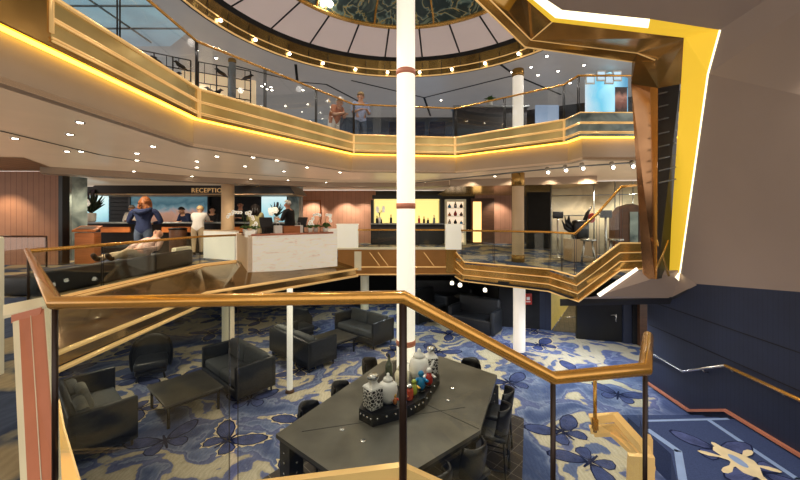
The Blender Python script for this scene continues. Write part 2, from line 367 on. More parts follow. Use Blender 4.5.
# ---- raised blue landing at the right with its butterfly, stripes and three steps
b = MB(); zl = -3.19 + EYE
land = [(3.75, 5.56), (5.25, 5.56), (5.25, 1.5), (2.6, 1.5), (3.1, 3.9), (3.62, 4.75), (3.62, 5.3)]
b.prism(land, LF, zl, 0)
for k in (1, 2): b.prism([(3.75, 5.56 + .3 * k - .3), (5.25, 5.56 + .3 * k - .3), (5.25, 5.56 + .3 * k), (3.75, 5.56 + .3 * k)], LF, zl - .137 * k, 0)
def ribbon(b, pts, w, z, mi):
    P = [V((p[0], p[1], 0)) for p in pts]
    for a, c in zip(P, P[1:]):
        t = (c - a).normalized(); n = V((-t.y, t.x, 0)) * w / 2; e = t * w * .2
        b.poly([(*(q.xy), z) for q in (a - e + n, a - e - n, c + e - n, c + e + n)], mi)
zz = zl + .003
ribbon(b, [U(646, 421, -3.19), U(728, 419, -3.19)], .05, zz, 1)
ribbon(b, [U(648, 430, -3.19), U(678, 451, -3.19), U(683, 482, -3.19), (2.9, 3.3)], .09, zz, 1)
ribbon(b, [U(710, 421, -3.19), U(797, 479, -3.19), (5.1, 3.5)], .07, zz, 1)
c0 = U(738, 462, -3.19)
butterfly(b, c0 + V((-.05, .22, 0)), .85, -.35, zl + .003, (2, 3, 4), False); butterfly(b, c0 + V((.08, -.18, 0)), .8, PI - .35, zl + .009, (2, 3, 4), False)
for a, L_r in ((.5, .40), (2.64, .38), (3.64, .40), (5.78, .38), (1.57, .36), (4.71, .36)):
    d_ = V((math.cos(a), math.sin(a))); n_ = V((-d_.y, d_.x)); c2 = c0.xy
    b.poly([(*(c2 + d_ * u + n_ * w_), zl + .0145) for u, w_ in ((.05, .05), (L_r * .5, .022), (L_r * .8, .05), (L_r, .035), (L_r * 1.08, 0), (L_r, -.03), (L_r * .8, -.04), (L_r * .5, -.02), (.05, -.05))], 4)
b.poly([(c0.x + .16 * math.cos(a) * (1 + .3 * math.cos(3 * a)), c0.y + .3 * math.sin(a), zl + .016) for a in [PI * k / 8 for k in range(16)]], 4)
b.poly([(c0.x + .06 * math.cos(a), c0.y + .13 * math.sin(a), zl + .017) for a in [PI * k / 6 for k in range(12)]], 1)
struct('floor', b, ['carpet_land', 'stripe', 'wing', 'wing_edge', 'wing_cream'])
# ---- steps of the near flight, from the camera's deck down to the landing; wall behind
b = MB()
for k in range(11): b.box((.17 + k * .245, .35, -.16 - k * .175 - .3), (.25, 2.1, .6))
struct('floor', b, 'carpet_b')
b = MB(); b.slab([(-14, -3.0, LF), (9, -3.0, LF), (9, -3.0, .6), (-14, -3.0, .6)], (0, -.1, 0)); struct('wall_front', b, 'dark_wall')
# ---- blue wall right, with copper skirting
b = MB(); b.slab([(5.25, -3, LF), (5.25, 7.55, LF), (5.25, 7.55, 1.3), (5.25, -3, 1.3)], (.15, 0, 0))
for z in (-.55, -1.05): b.box((5.247, 3.3, z), (.008, 8.4, .012), mi=1)
struct('wall_right', b, ['navy', 'black_matt'])
b = MB()
b.tube([(5.225, 1.4, zl + .05), (5.225, 5.72, zl + .05), (5.225, 6.44, LF + .06), (5.225, 7.5, LF + .06)], .03, 4, sq=True)
struct('baseboard_right', b, 'rose')
def onwall(px, py, x): return D(px, py, x * F / (px - CX))
# ---- lounge ceiling / underside of the reception deck
Q = [(-14, 3.95), (-3.95, 3.95), (-3.95, 7.3), (-1.25, 10.5), (1.62, 10.42), (1.75, 9.65), (3.5, 8.35), (3.62, 7.55), (9, 7.55), (9, 20), (-14, 20)]
b = MB(); b.slab(P3(Q, -1.78), (0, 0, .04)); struct('ceiling', b, 'black_matt')
# ---- reception deck floor
b = MB()
deck = [(-14, -3), (.02, -3), (.02, 1.6), (-1.62, 1.6), (-5.2, 5.2), (-5.04, 8.96), (-4.5, 9.75), (-4.2, 9.4), (-2.1, 10.7), (-1.9, 10.62), (1.62, 10.6), (1.75, 9.55), (3.5, 8.3), (3.56, 7.3), (9, 7.3), (9, 20), (-14, 20)]
b.slab(P3(deck, -1.26), (0, 0, -.06)); struct('floor', b, 'carpet_b')
# ---- reception deck fascia, left: sloping bronze mirror, brass trims
b = MB()
top = P3([(-5.2, 5.2), (-5.04, 8.96), (-4.5, 9.75), (-4.2, 9.5), (-1.9, 10.6)], -1.27); mid = P3([(-3.95, 3.9), (-3.95, 7.0), (-3.95, 7.25), (-3.75, 7.5), (-1.27, 10.46)], -1.58); low = P3([(-3.95, 3.9), (-3.95, 7.0), (-3.95, 7.25), (-3.75, 7.5), (-1.27, 10.46)], -1.80)
b.loft([top, mid], 0); b.loft([mid, low], 1)
for e, dx in ((-1.58, .0), (-1.78, .0)): b.tube([V((p.x + .03, p.y - .03, e + EYE)) for p in mid], .032, 6, mi=2)
b.tube([V((p.x + .01, p.y, -1.25 + EYE)) for p in top[:3]], .03, 4, mi=2, sq=True)
b.tube([V((p.x + .10, p.y, -1.285 + EYE)) for p in top[:3]], .022, 4, mi=2, sq=True)
struct('trim_1', b, ['bronze', 'bronze', 'gold_trim'])
# ---- far bay parapet
b = MB()
b.box((-.08, 10.55, -1.39 + EYE), (3.5, .12, .80), mi=0); b.box((-.08, 10.52, -.985 + EYE), (3.5, .26, .05), mi=1)
for e in (-1.53, -1.75): b.tube([E(-1.35, 10.47, e), E(1.66, 10.47, e)], .02, 6, mi=2)
b.box((-1.24, 10.47, -1.35 + EYE), (.2, .05, .55), mi=1); b.box((1.5, 10.47, -1.35 + EYE), (.3, .05, .7), mi=3)
for x0 in (-.9, -.65, .7): b.tube([E(x0, 10.485, -1.1), E(x0 + .3, 10.485, -1.5)], .012, 4, mi=2)  # slanting gold lines imitate reflections in the bronze
struct('trim_2', b, [mat('parapet_bronze', 'a8743a', .35, .35, .15, 1.5, emit=.06), 'cream', 'gold_trim', 'gold'])
# ---- right fascia, rising with the stair
b = MB()
rt = [E(1.66, 10.45, -1.10), E(1.74, 9.55, -1.26), E(3.5, 8.28, -1.26), E(3.56, 7.2, -1.24), E(4.33, 7.0, -.55), E(5.3, 7.0, -.55)]
rb = [E(1.62, 10.42, -1.80), E(1.70, 9.72, -1.80), E(3.5, 8.42, -1.80), E(3.72, 7.4, -1.80), E(4.40, 7.1, -1.10), E(5.3, 7.1, -1.05)]
b.loft([rt, rb], 0)
for t, r in ((0, .018), (.36, .011), (.68, .011), (1, .016)): b.tube([p.lerp(q, t) + V((-.01, -.015, 0)) for p, q in zip(rt, rb)], r, 6, mi=1)
struct('trim_3', b, ['gold', 'gold_trim'])
b = MB(); b.box((2.62, 9.0, -1.72 + EYE), (.28, .02, .07), rz=math.atan2(-1.27, 1.76)); struct('trim_3', b, 'black')
# ---- underside facet of the stair and its bright edge
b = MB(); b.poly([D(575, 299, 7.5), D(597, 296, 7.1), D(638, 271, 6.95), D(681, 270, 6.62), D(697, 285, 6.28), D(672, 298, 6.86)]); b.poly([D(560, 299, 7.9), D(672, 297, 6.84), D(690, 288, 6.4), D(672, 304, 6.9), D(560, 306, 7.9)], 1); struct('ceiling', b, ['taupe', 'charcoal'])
b = MB(); b.slab([D(597, 294, 7.05), D(636.5, 267.3, 6.9), D(638.5, 270, 6.88), D(600, 297, 7.03)], (0, .005, 0)); struct('trim_4', b, 'strip')
# ---- stair casing on the right: taupe facets, yellow recess, gold mirrored soffit
t0, t1, t2, t3, t4, t5 = D(538, -6, 5.1), D(562, 10, 5.15), D(650, 19, 4.95), D(720, 30, 4.8), D(708, 74, 5.1), D(680, 273, 6.6)
t6, t7, t8, t9, t10 = E(5.25, 6.3, -1.22), E(5.25, 4.67, -1.01), E(5.25, 1., -.6), E(5.25, 1., 3.4), E(2.2, 2.4, 3.7)
b = MB()
for f in ((t4, t5, t6, t7), (t4, t7, t8), (t4, t8, t9), (t4, t9, t3), (t3, t9, t10), (t2, t3, t10), (t1, t2, t10), (t0, t1, t10)): b.poly(f)
struct('wall_right', b, 'taupe')
b = MB()
y0, y1, y2 = D(684, 36, 5.15), D(681, 84, 5.6), D(668, 271, 6.95)
b.poly([y0, t3, t4, y1]); b.poly([y1, t4, t5, y2]); b.poly([y2, t5, D(679, 281, 6.55)], 1)
b.tube([t3, t4, t5], .013, 6, mi=2)
n0, n1, n2 = D(520, -6, 5.3), D(552, 22, 5.5), D(686, 38, 5.15)
g0, g1, g2 = n0.lerp(t0, .35), n1.lerp(t1, .35), n2.lerp(t2.lerp(t3, .55), .45)
gm = g1.lerp(g2, .72); nm = n1.lerp(n2, .72); b.loft([[n0, n1, nm, n2], [g0, g1, gm, g2]], 0); b.loft([[g0, g1, gm], [t0, t1, t2]], 1); b.poly([gm, g2, t3, t2], 0); b.poly([n2, g2, t3], 0)
struct('trim_5', b, ['cove_soft', 'cove_white', 'cove_white'])
b = MB()
s0, s1, s2 = U(470, -6, 2.9), U(525, 47, 2.9), U(632, 62, 2.9)
m0, m1, m2 = U(484, -6, 3.0), U(531, 40, 3.0), U(637, 53, 3.0)
b.loft([[s0, s1, s2], [m0, m1, m2]], 0); b.poly([m0, m1, n1, n0], 1); b.poly([m1, m2, n2, n1], 2)
a0, a1 = D(631, 84, 6.6), D(658, 88, 6.3)
b.poly([s2, m2, D(655, 60, 6.3), a1, a0], 1); b.poly([m2, n2, D(681, 84, 5.7), a1, D(655, 60, 6.3)], 2)
b.tube([m0, m1, m2, D(655, 60, 6.25)], .012, 5, mi=3); b.tube([m1, n1], .012, 5, mi=3); b.tube([s0, s1, s2], .014, 5, mi=3)
struct('trim_6', b, ['dark_bronze', 'bronze', 'dark_bronze', 'gold_trim'])
b = MB()   # copper and black pillar faces under it
b.loft([[a0, D(650, 86, 6.5)], [D(643, 279, 6.9), D(655, 279, 6.7)]], 0); b.loft([[D(650, 86, 6.5), a1], [D(655, 279, 6.7), D(657, 279, 6.6)]], 1)
b.loft([[a1, D(680, 84, 5.75)], [D(657, 279, 6.6), D(669, 277, 6.95)]], 2)
for i, y in enumerate((92, 105, 118, 132, 145, 157, 169, 181)):
    b.tube([D(659, y + 2, 6.25), D(676, y - 2, 5.9 + i * .02)], .014, 5, mi=3)
b.tube([D(657, 240, 6.5), D(669, 276, 6.6)], .02, 5, mi=4); b.tube([D(668, 240, 6.5), D(657, 268, 6.5)], .02, 5, mi=4)
struct('wall_right', b, ['copper_panel', 'copper', 'dark_wall', 'steel', 'gold'])
# ---- upper deck: slab edge, fascia, coves
O = [(-3.4, -2.5), (-3.4, 5.85), (-1.25, 9.25), (1.5, 9.6), (3.66, 7.75), (3.72, 7.25), (5.7, 7.25)]
def off(poly, d):
    out = []
    for i, p in enumerate(poly):
        ts = []
        if i > 0: ts.append((V(p) - V(poly[i - 1])).normalized())
        if i < len(poly) - 1: ts.append((V(poly[i + 1]) - V(p)).normalized())
        ns = [V((t.y, -t.x)) for t in ts]; n = sum(ns, V((0, 0))); n.normalize(); k = 1 / max(.5, n.dot(ns[0]))
        out.append((p[0] + n.x * d * k, p[1] + n.y * d * k))
    return out
Oin = off(O, .10)
def parts(O): 
    return [[(-14, -2.5), O[0], O[1], (-14, 5.85)], [(-14, 5.85), O[1], O[2], (-1.25, 20), (-14, 20)], [O[2], O[3], (1.5, 20), (-1.25, 20)], [O[3], O[4], (3.66, 20), (1.5, 20)], [O[4], O[5], (9, 7.25), (9, 20), (3.66, 20)]]
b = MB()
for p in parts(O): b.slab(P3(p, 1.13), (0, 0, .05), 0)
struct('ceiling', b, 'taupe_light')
b = MB()
for p in parts(O): b.slab(P3(p, 1.75), (0, 0, -.08), 0)
struct('floor', b, 'carpet_b')
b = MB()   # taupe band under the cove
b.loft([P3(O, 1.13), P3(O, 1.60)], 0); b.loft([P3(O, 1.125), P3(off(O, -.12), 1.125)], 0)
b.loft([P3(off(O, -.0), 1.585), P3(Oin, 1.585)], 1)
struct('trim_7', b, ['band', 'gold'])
b = MB()
b.loft([P3(off(O, .004), 1.568), P3(off(O, .085), 1.578)], 0); struct('trim_8', b, 'cove')
b = MB()   # gold banded fascia
k0 = (-3.3, 3.36)
seg = [Oin[0], k0] + Oin[1:]
lv = [1.585, 1.66, 1.85, 2.06]
main = [k0] + Oin[1:5]; side = Oin[4:]
for i, (a, c) in enumerate(zip(lv, lv[1:])):
    b.loft([P3(main, a), P3(main, c)], 0 if i else 3)
    b.loft([P3(side, a), P3(side, c)], 2)
for e in (1.645, 1.675, 1.84, 1.865, 2.06):
    b.tube([V((p.x, p.y, p.z)) for p in P3(off(main, .015), e)], .012 if e < 2 else .022, 6, mi=1)
    b.tube(P3(off(side, .01), e), .012, 6, mi=1)
for p in Oin[1:5]: b.box((p[0], p[1], 1.83 + EYE), (.06, .06, .48), mi=1)
b.slab([E(-3.3, -2.5, 1.6), E(-3.3, 3.36, 1.6), E(-3.3, 3.36, 2.62), E(-3.3, -2.5, 2.62)], (-.08, 0, 0), 3)
b.tube([E(-3.29, 3.36, 1.72), E(-3.29, 3.36, 2.62)], .02, 6, mi=1)
struct('trim_9', b, ['brass_band', 'gold_trim', 'stone', 'dark_bronze'])
# ---- upper ceiling with the round opening, brass ring, cone panels and painted dome
C0 = V((.1, 5.95)); R1, R2 = 4.05, 2.8
n = 72
def circ(r, e, n=n, c=C0): return [V((c.x + r * math.cos(2 * PI * i / n), c.y + r * math.sin(2 * PI * i / n), e + EYE)) for i in range(n)]
def rect(e):
    out = []
    for i in range(n):
        a = 2 * PI * i / n; dx, dy = math.cos(a), math.sin(a)
        kx = ((9 - C0.x) / dx if dx > 0 else (-14 - C0.x) / dx) if abs(dx) > 1e-6 else 1e9
        ky = ((20 - C0.y) / dy if dy > 0 else (-2.5 - C0.y) / dy) if abs(dy) > 1e-6 else 1e9
        k = min(kx, ky); out.append(V((C0.x + dx * k, C0.y + dy * k, e + EYE)))
    return out
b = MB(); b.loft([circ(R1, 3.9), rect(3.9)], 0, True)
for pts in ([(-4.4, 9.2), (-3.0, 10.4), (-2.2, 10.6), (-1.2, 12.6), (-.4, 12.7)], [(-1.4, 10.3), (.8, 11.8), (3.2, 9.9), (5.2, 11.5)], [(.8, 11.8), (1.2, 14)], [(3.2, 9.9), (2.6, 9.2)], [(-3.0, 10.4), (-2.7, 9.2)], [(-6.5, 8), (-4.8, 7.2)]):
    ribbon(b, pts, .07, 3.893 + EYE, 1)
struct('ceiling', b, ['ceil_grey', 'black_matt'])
b = MB(); b.loft([circ(R1, 3.885), circ(R1 - .02, 4.05)], 0, True); b.loft([circ(R1 - .02, 4.05), circ(R1 - .0, 4.07), circ(R1 - .04, 4.3)], 1, True)
b.loft([circ(R1 + .05, 3.88), circ(R1, 3.88)], 2, True); b.tube(circ(R1 - .01, 3.89), .02, 6, 3, True); b.tube(circ(R1 - .02, 4.06), .014, 6, 3, True)
for i in range(48):
    a = 2 * PI * i / 48; b.tube([(C0.x + (R1 - .03) * math.cos(a), C0.y + (R1 - .03) * math.sin(a), e + EYE) for e in (3.89, 4.3)], .006, 4, mi=2)
struct('trim_10', b, ['ring_brass', 'ring_brass', 'black_matt', 'gold_trim'])
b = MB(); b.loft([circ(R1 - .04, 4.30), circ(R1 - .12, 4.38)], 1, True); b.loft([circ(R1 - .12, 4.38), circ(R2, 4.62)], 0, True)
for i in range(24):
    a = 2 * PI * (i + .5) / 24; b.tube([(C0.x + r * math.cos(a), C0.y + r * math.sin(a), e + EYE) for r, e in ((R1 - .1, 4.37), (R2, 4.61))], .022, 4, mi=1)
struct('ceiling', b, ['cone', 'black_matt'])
def dome_mat():
    m, nt, bs = nodes('painted_glass_dome')
    tc = N(nt, 'ShaderNodeTexCoord'); nz = N(nt, 'ShaderNodeTexNoise', Scale=1.6, Detail=3., Distortion=1.8); nt.links.new(tc.outputs['Object'], nz.inputs['Vector'])
    r = ramp(nt, [(.0, hx('1a2426')), (.44, hx('2c3a38')), (.5, hx('6f8378')), (.515, hx('b59a52')), (.535, hx('3a4a44')), (.6, hx('283434')), (.68, hx('6d7a66')), (.8, hx('31403c'))]); nt.links.new(nz.outputs['Fac'], r.inputs['Fac'])
    nt.links.new(r.outputs['Color'], bs.inputs['Base Color']); nt.links.new(r.outputs['Color'], bs.inputs['Emission Color']); bs.inputs['Emission Strength'].default_value = .12; bs.inputs['Roughness'].default_value = .2
    return m
MT['dome'] = dome_mat()
b = MB()
rows = [circ(R2 * math.cos(t), 4.62 + .75 * math.sin(t)) for t in (0, .3, .6, .9, 1.2, 1.5)]
b.loft(rows, 0, True); b.poly(rows[-1], 0)
b.tube(circ(R2, 4.62), .05, 6, 1, True)
for i in range(12):
    a = 2 * PI * (i + .5) / 12; b.tube([(C0.x + (R2 * math.cos(t) - .01) * math.cos(a), C0.y + (R2 * math.cos(t) - .01) * math.sin(a), 4.6 + EYE + .75 * math.sin(t)) for t in (0, .3, .6, .9, 1.2, 1.5)], .025, 5, mi=1)
b.tube(circ(R2 * math.cos(.6), 4.60 + .75 * math.sin(.6)), .02, 5, 1, True)
struct('ceiling', b, ['dome', 'gold'])
# ---- reception ceiling step lines and bulkheads
b = MB()
def flat(p, q, w, e, mi=0): ribbon(b, [p, q], w, e + EYE, mi)
for pts in ([U(0, 131, 1.12), U(100, 155, 1.12), U(200, 171, 1.12), U(330, 180, 1.12)], [U(415, 181, 1.12), U(490, 176, 1.12), U(530, 171, 1.12)]):
    for p, q in zip(pts, pts[1:]): flat(p, q, .06, 1.122)
struct('ceiling', b, 'black_matt')
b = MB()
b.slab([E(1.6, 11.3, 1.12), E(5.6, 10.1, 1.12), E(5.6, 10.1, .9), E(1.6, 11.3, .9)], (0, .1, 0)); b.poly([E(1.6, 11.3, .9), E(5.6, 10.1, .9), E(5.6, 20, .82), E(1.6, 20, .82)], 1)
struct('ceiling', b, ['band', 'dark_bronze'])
b = MB(); b.poly(P3([(-12, 6.2), (-7.3, 6.9), (-8.55, 8.98), (-12, 8.98)], 1.115)); struct('ceiling', b, striped('slatted_ceiling', 'b08a68', '4a382c', 0, 3.2, .5))
bulk = [(-8.3, 8.2), (-6.85, 9.35), (-5.85, 10.45), (-4.55, 11.3), (-2.5, 12.25), (.84, 12.35), (1.6, 11.6)]
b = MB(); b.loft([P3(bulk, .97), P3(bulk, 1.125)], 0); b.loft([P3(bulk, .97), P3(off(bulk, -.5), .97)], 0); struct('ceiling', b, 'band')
# ---- reception back walls
b = MB()   # left wooden wall
b.slab([E(-12.5, 9.0, -1.26), E(-8.62, 9.0, -1.26), E(-8.62, 9.0, 1.1), E(-12.5, 9.0, 1.1)], (0, .12, 0)); struct('wall_left', b, 'wood')
b = MB(); b.box((-8.55, 9.05, -.08 + EYE), (.1, .2, 2.36)); struct('trim_11', b, 'black')
b = MB(); b.box((-9.55, 10.3, -.08 + EYE), (.55, .5, 2.36)); b.box((-4.0, 13.6, -.08 + EYE), (.42, .5, 2.36)); struct('trim_12', b, 'stone')
b = MB(); b.slab([E(-14, 13.8, -1.26), E(-3.8, 13.8, -1.26), E(-3.8, 13.8, 1.1), E(-14, 13.8, 1.1)], (0, .12, 0))
struct('wall_back', b, 'dark_wall')
b = MB()   # grooved dark bays beside the mural
for x0, x1 in ((-11.25, -10.45), (-7.3, -6.6), (-6.4, -5.35)):
    for k in range(8): b.box(((x0 + x1) / 2, 13.76, -.35 + k * .15 + EYE), (x1 - x0, .05, .12))
struct('wall_back', b, 'charcoal')
b = MB(); b.box((-11.85, 13.72, .2 + EYE), (1.2, .06, 1.1)); b.box((-4.85, 13.70, .2 + EYE), (.95, .06, 1.1))
struct('window_1', b, mural('pale_blue_backlit_panel', [(0, hx('7fb0bd')), (.5, hx('a7d2da')), (1, hx('cfe6e6'))], 2., .8))
b = MB()   # rose wood wall right of the desk
b.slab([E(-4.6, 16, -1.26), E(-.2 - .9, 16, -1.26), E(-1.1, 16, 1.1), E(-4.6, 16, 1.1)], (0, .1, 0)); b.slab([E(3.3, 15.6, -1.26), E(4.9, 15.6, -1.26), E(4.9, 15.6, 1.0), E(3.3, 15.6, 1.0)], (0, .1, 0)); struct('wall_back', b, 'pinkwood')
b = MB(); b.slab([E(-4.45, 15.97, -1.26), E(-3.6, 15.97, -1.26), E(-3.6, 15.97, .62), E(-4.45, 15.97, .62)], (0, .03, 0)); b.tube([E(-4.48, 15.95, -1.26), E(-4.48, 15.95, .65), E(-3.57, 15.95, .65), E(-3.57, 15.95, -1.26)], .025, 4, mi=1); struct('door_3', b, ['pinkwood', 'wood_plain'])
b = MB(); b.slab([E(-1.2, 16.2, -1.26), E(9, 16.2, -1.26), E(9, 16.2, 1.1), E(-1.2, 16.2, 1.1)], (0, .1, 0)); struct('wall_back', b, 'dark_wall')
b = MB(); b.box((5.35, 13.3, -.2 + EYE), (1.2, .15, 2.1)); struct('wall_back', b, 'black_matt')
b = MB(); b.slab([E(5.15, 12.0, -1.26), E(9, 11.2, -1.26), E(9, 11.2, 1.1), E(5.15, 12.0, 1.1)], (0, .1, 0))
struct('wall_back', b, mural('shop_wall_panels', [(0, hx('6b6353')), (.35, hx('a89a80')), (.6, hx('d8c8a4')), (.8, hx('8c7a5a')), (1, hx('5a4a34'))], 1.2, .38))  # wall glows by itself to look brightly lit
b = MB()
for px in (594, 551, 615, 633): b.tube([D(px, 182, 11.0), D(px, 260, 11.0)], .02, 4)
for py in (196, 216): b.tube([D(552, py, 11.05), D(645, py - 2, 10.6)], .014, 4)
struct('wall_back', b, 'steel')
b = MB(); b.box((3.6, 15.5, -.25 + EYE), (1.0, .08, 1.95)); b.box((3.35, 15.45, -.3 + EYE), (.35, .06, 1.75), mi=1); struct('door_1', b, ['brownwood', 'amber'])
# ---- lounge back walls, passage, doors
b = MB()
b.slab([(-14, 17, LF), (3.2, 17, LF), (3.2, 17, LC), (-14, 17, LC)], (0, .1, 0)); b.slab([(3.2, 11.5, LF), (4.4, 11.2, LF), (4.4, 11.2, LC), (3.2, 11.5, LC)], (0, .1, 0))
b.slab([(3.2, 11.5, LF), (3.2, 17, LF), (3.2, 17, LC), (3.2, 11.5, LC)], (.05, 0, 0)); b.slab([(6.5, 9.9, LF), (9, 9.2, LF), (9, 9.2, LC), (6.5, 9.9, LC)], (0, .1, 0)); struct('wall_back', b, 'black_matt')
b = MB(); b.slab([(4.4, 11.2, LF), (4.72, 11.1, LF), (4.72, 11.1, LC), (4.4, 11.2, LC)], (0, .3, 0)); b.slab([(6.28, 10.0, LF), (6.9, 9.9, LF), (6.9, 9.9, LC), (6.28, 10, LC)], (0, .1, 0), 0); b.box((6.75, 9.8, (LF + LC) / 2), (.35, .1, LC - LF), mi=1); struct('wall_back', b, ['navy', 'brownwood'])
b = MB(); b.slab([(4.72, 11.1, LF), (6.95, 14.5, LF), (6.95, 14.5, LC), (4.72, 11.1, LC)], (-.05, .03, 0)); b.slab([(6.9, 14.5, LF), (8.5, 14.5, LF), (8.5, 14.5, LC), (6.9, 14.5, LC)], (0, .1, 0))
struct('wall_back', b, mat('ochre_wall', 'c0a850', .6, 0, .1, emit=.22))  # emission brightens the passage wall in place of lamplight
b = MB(); b.poly([(4.72, 11.0, LF + .012), (5.6, 10.75, LF + .012), (8.2, 14.5, LF + .012), (6.95, 14.5, LF + .012)]); b.tube([D(560, 317, 12.0), D(585, 317.5, 11.9)], .02, 5, mi=1)
struct('floor', b, [tiles('passage_carpet', '6a6250', '1c1a18', .9, 5., .4), 'silver'])
b = MB(); b.slab([(5.15, 10.35, LF), (6.28, 10.05, LF), (6.28, 10.05, LC), (5.15, 10.35, LC)], (0, .08, 0)); struct('door_2', b, 'black')
b = MB(); b.tube([D(616, 313, 9.95), D(616, 322, 9.95)], .018, 6); b.tube([D(611, 315, 9.95), D(617, 315, 9.9)], .014, 6)
h = b.build('door_handle', 'silver'); h.parent = bpy.data.objects['door_2']
# ---- upper deck back walls
b = MB(); b.poly(P3([(-9, 3.0), (-4.55, 3.0), (-4.55, 7.6), (-5.3, 8.2), (-9, 8.2)], 3.89))
for y_ in (4.4, 5.6, 6.6, 7.4): b.tube([E(-9, y_, 3.885), E(-4.5, y_, 3.885)], .025, 4, mi=1)
b.tube([E(-5.6, 3, 3.885), E(-5.6, 8, 3.885)], .025, 4, mi=1)
struct('ceiling', b, [mural('blue_lit_ceiling', [(0, hx('6f97b4')), (.4, hx('86b4cc')), (.7, hx('a4c2cc')), (1, hx('8d9ca6'))], .8, .42, 'Y'), 'steel'])  # blue light falling on the ceiling, painted as a glowing panel
b = MB(); b.slab([E(-9.5, 8.6, 1.75), E(-5.6, 10.2, 1.75), E(-5.6, 10.2, 3.9), E(-9.5, 8.6, 3.9)], (-.05, .1, 0)); struct('wall_back', b, mural('pale_blue_wall', [(0, hx('9fb4c4')), (.5, hx('b9ccd8')), (1, hx('a9b4ba'))], .7, .5))  # self-glowing wall, so the dark lattice shows against it
b = MB(); b.slab([E(-9, 6.5, 1.75), E(-7.6, 11.5, 1.75), E(-7.6, 11.5, 3.9), E(-9, 6.5, 3.9)], (-.1, 0, 0))
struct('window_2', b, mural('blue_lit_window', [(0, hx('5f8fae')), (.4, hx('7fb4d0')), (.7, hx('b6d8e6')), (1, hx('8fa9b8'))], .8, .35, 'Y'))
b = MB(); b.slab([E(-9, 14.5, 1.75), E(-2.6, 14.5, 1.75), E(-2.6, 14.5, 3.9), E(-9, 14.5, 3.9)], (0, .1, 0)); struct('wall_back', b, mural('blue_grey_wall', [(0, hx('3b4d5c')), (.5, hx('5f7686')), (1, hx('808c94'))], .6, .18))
b = MB(); b.slab([E(-2.6, 14.2, 1.75), E(4.2, 14.2, 1.75), E(4.2, 14.2, 3.9), E(-2.6, 14.2, 3.9)], (0, .1, 0)); struct('wall_back', b, mural('dim_bar_wall', [(0, hx('141a24')), (.42, hx('1c2836')), (.55, hx('3a6a90')), (.6, hx('1a2430')), (1, hx('181818'))], 1.3, 1.0))  # bluish glow and reflections put into the wall colour and emission
b = MB(); b.slab([E(4.2, 13.5, 1.75), E(9, 11, 1.75), E(9, 11, 3.9), E(4.2, 13.5, 3.9)], (0, .1, 0)); struct('wall_back', b, 'dark_wall')
b = MB(); b.poly([D(585, 112, 9.6), D(585, 80, 9.6), D(610, 72, 9.6), D(628, 78, 9.6), D(628, 112, 9.6)]); struct('window_3', b, mural('blue_stair_window', [(0, hx('b8c4cc')), (.35, hx('5fb0cc')), (.6, hx('9fd4e6')), (1, hx('4a86a8'))], 1.1, .9, 'X'))
# ================================================================= RAILINGS
def railing(name, label, tops, base, r=.03, posts=(), post_r=.02, glass_m='glass', seams=(), cat='railing', rail_m='copper', base_m=None, thick=.012, gap=.02, seam_w=.006):
    """handrail along the points tops; one glass panel per bay down to base (a height or list of heights)"""
    t = thing(name, label, cat, tuple(tops[0].xy) + (base[0] if isinstance(base, (list, tuple)) else base,))
    b = MB(); b.tube(tops, r, 12); b.build('handrail', rail_m, t)
    bs = base if isinstance(base, (list, tuple)) else [base] * len(tops)
    for i in range(len(tops) - 1):
        p, q = tops[i], tops[i + 1]; L = (q - p).length
        fr = [0.] + sorted(s[1] for s in seams if s[0] == i) + [1.]
        for u, w in zip(fr, fr[1:]):
            a, c = p.lerp(q, u), p.lerp(q, w); d = (c - a); d.z = 0
            if d.length < .05: continue
            d.normalize(); a2, c2 = a + d * gap, c - d * gap; nrm = V((-d.y, d.x, 0)) * thick
            za, zc = bs[i] + (bs[i + 1] - bs[i]) * u, bs[i] + (bs[i + 1] - bs[i]) * w
            b = MB(); b.slab([(a2.x, a2.y, za), (c2.x, c2.y, zc), (c2.x, c2.y, c2.z - r * .6), (a2.x, a2.y, a2.z - r * .6)], nrm, 0)
            for e, z in ((a2, za), (c2, zc)):
                b.tube([(e.x, e.y, z), (e.x, e.y, e.z - r * .6)], seam_w, 4, mi=1)
            b.build('glass_panel', [glass_m, 'glass_edge'], t)
    for i in posts:
        p = tops[i]; b = MB(); b.tube([(p.x, p.y, bs[i] - .05), (p.x, p.y, p.z)], post_r, 8); b.build('post', 'dark_post', t)
    return t
# near railing in front of the camera, going down with the stair on the right
L_, A_, B_, C_, E_ = D(55, 303, 1.62), D(403, 297, 1.56), D(553, 378, 1.72), D(645, 369, 1.72), D(648, 336, 2.3)
F_ = D(27, 250, 5.0)
near = railing('stair_railing', 'nearest copper-topped glass railing that crosses the foreground and steps down to the right', [F_, L_, A_, B_, C_, E_],
    [0.02, 0.02, -.0, -.45, -.62, -.9], .030, (), glass_m='glass', seams=((1, .515), (1, .53)), seam_w=.002, gap=.008)
for p, w, z0 in ((L_, .012, -.2), (A_, .0175, -.25), (B_, .0125, -.7), (C_, .010, -.8)):
    b = MB(); b.tube([(p.x, p.y, z0), (p.x, p.y, p.z - .01)], w, 10); b.build('post', 'dark_post', near)
b = MB(); z = EYE
bl, bm, br_ = V((-1.52, 1.62, -1.34 + z)), V((A_.x, A_.y + .02, -1.12 + z)), V((B_.x, B_.y, -1.55 + z))
b.slab([bl, bm, bm + V((0, 0, -.06)), bl + V((0, 0, -.06))], (0, .035, 0)); b.slab([bm, br_, br_ + V((0, 0, -.06)), bm + V((0, 0, -.06))], (0, .035, 0))
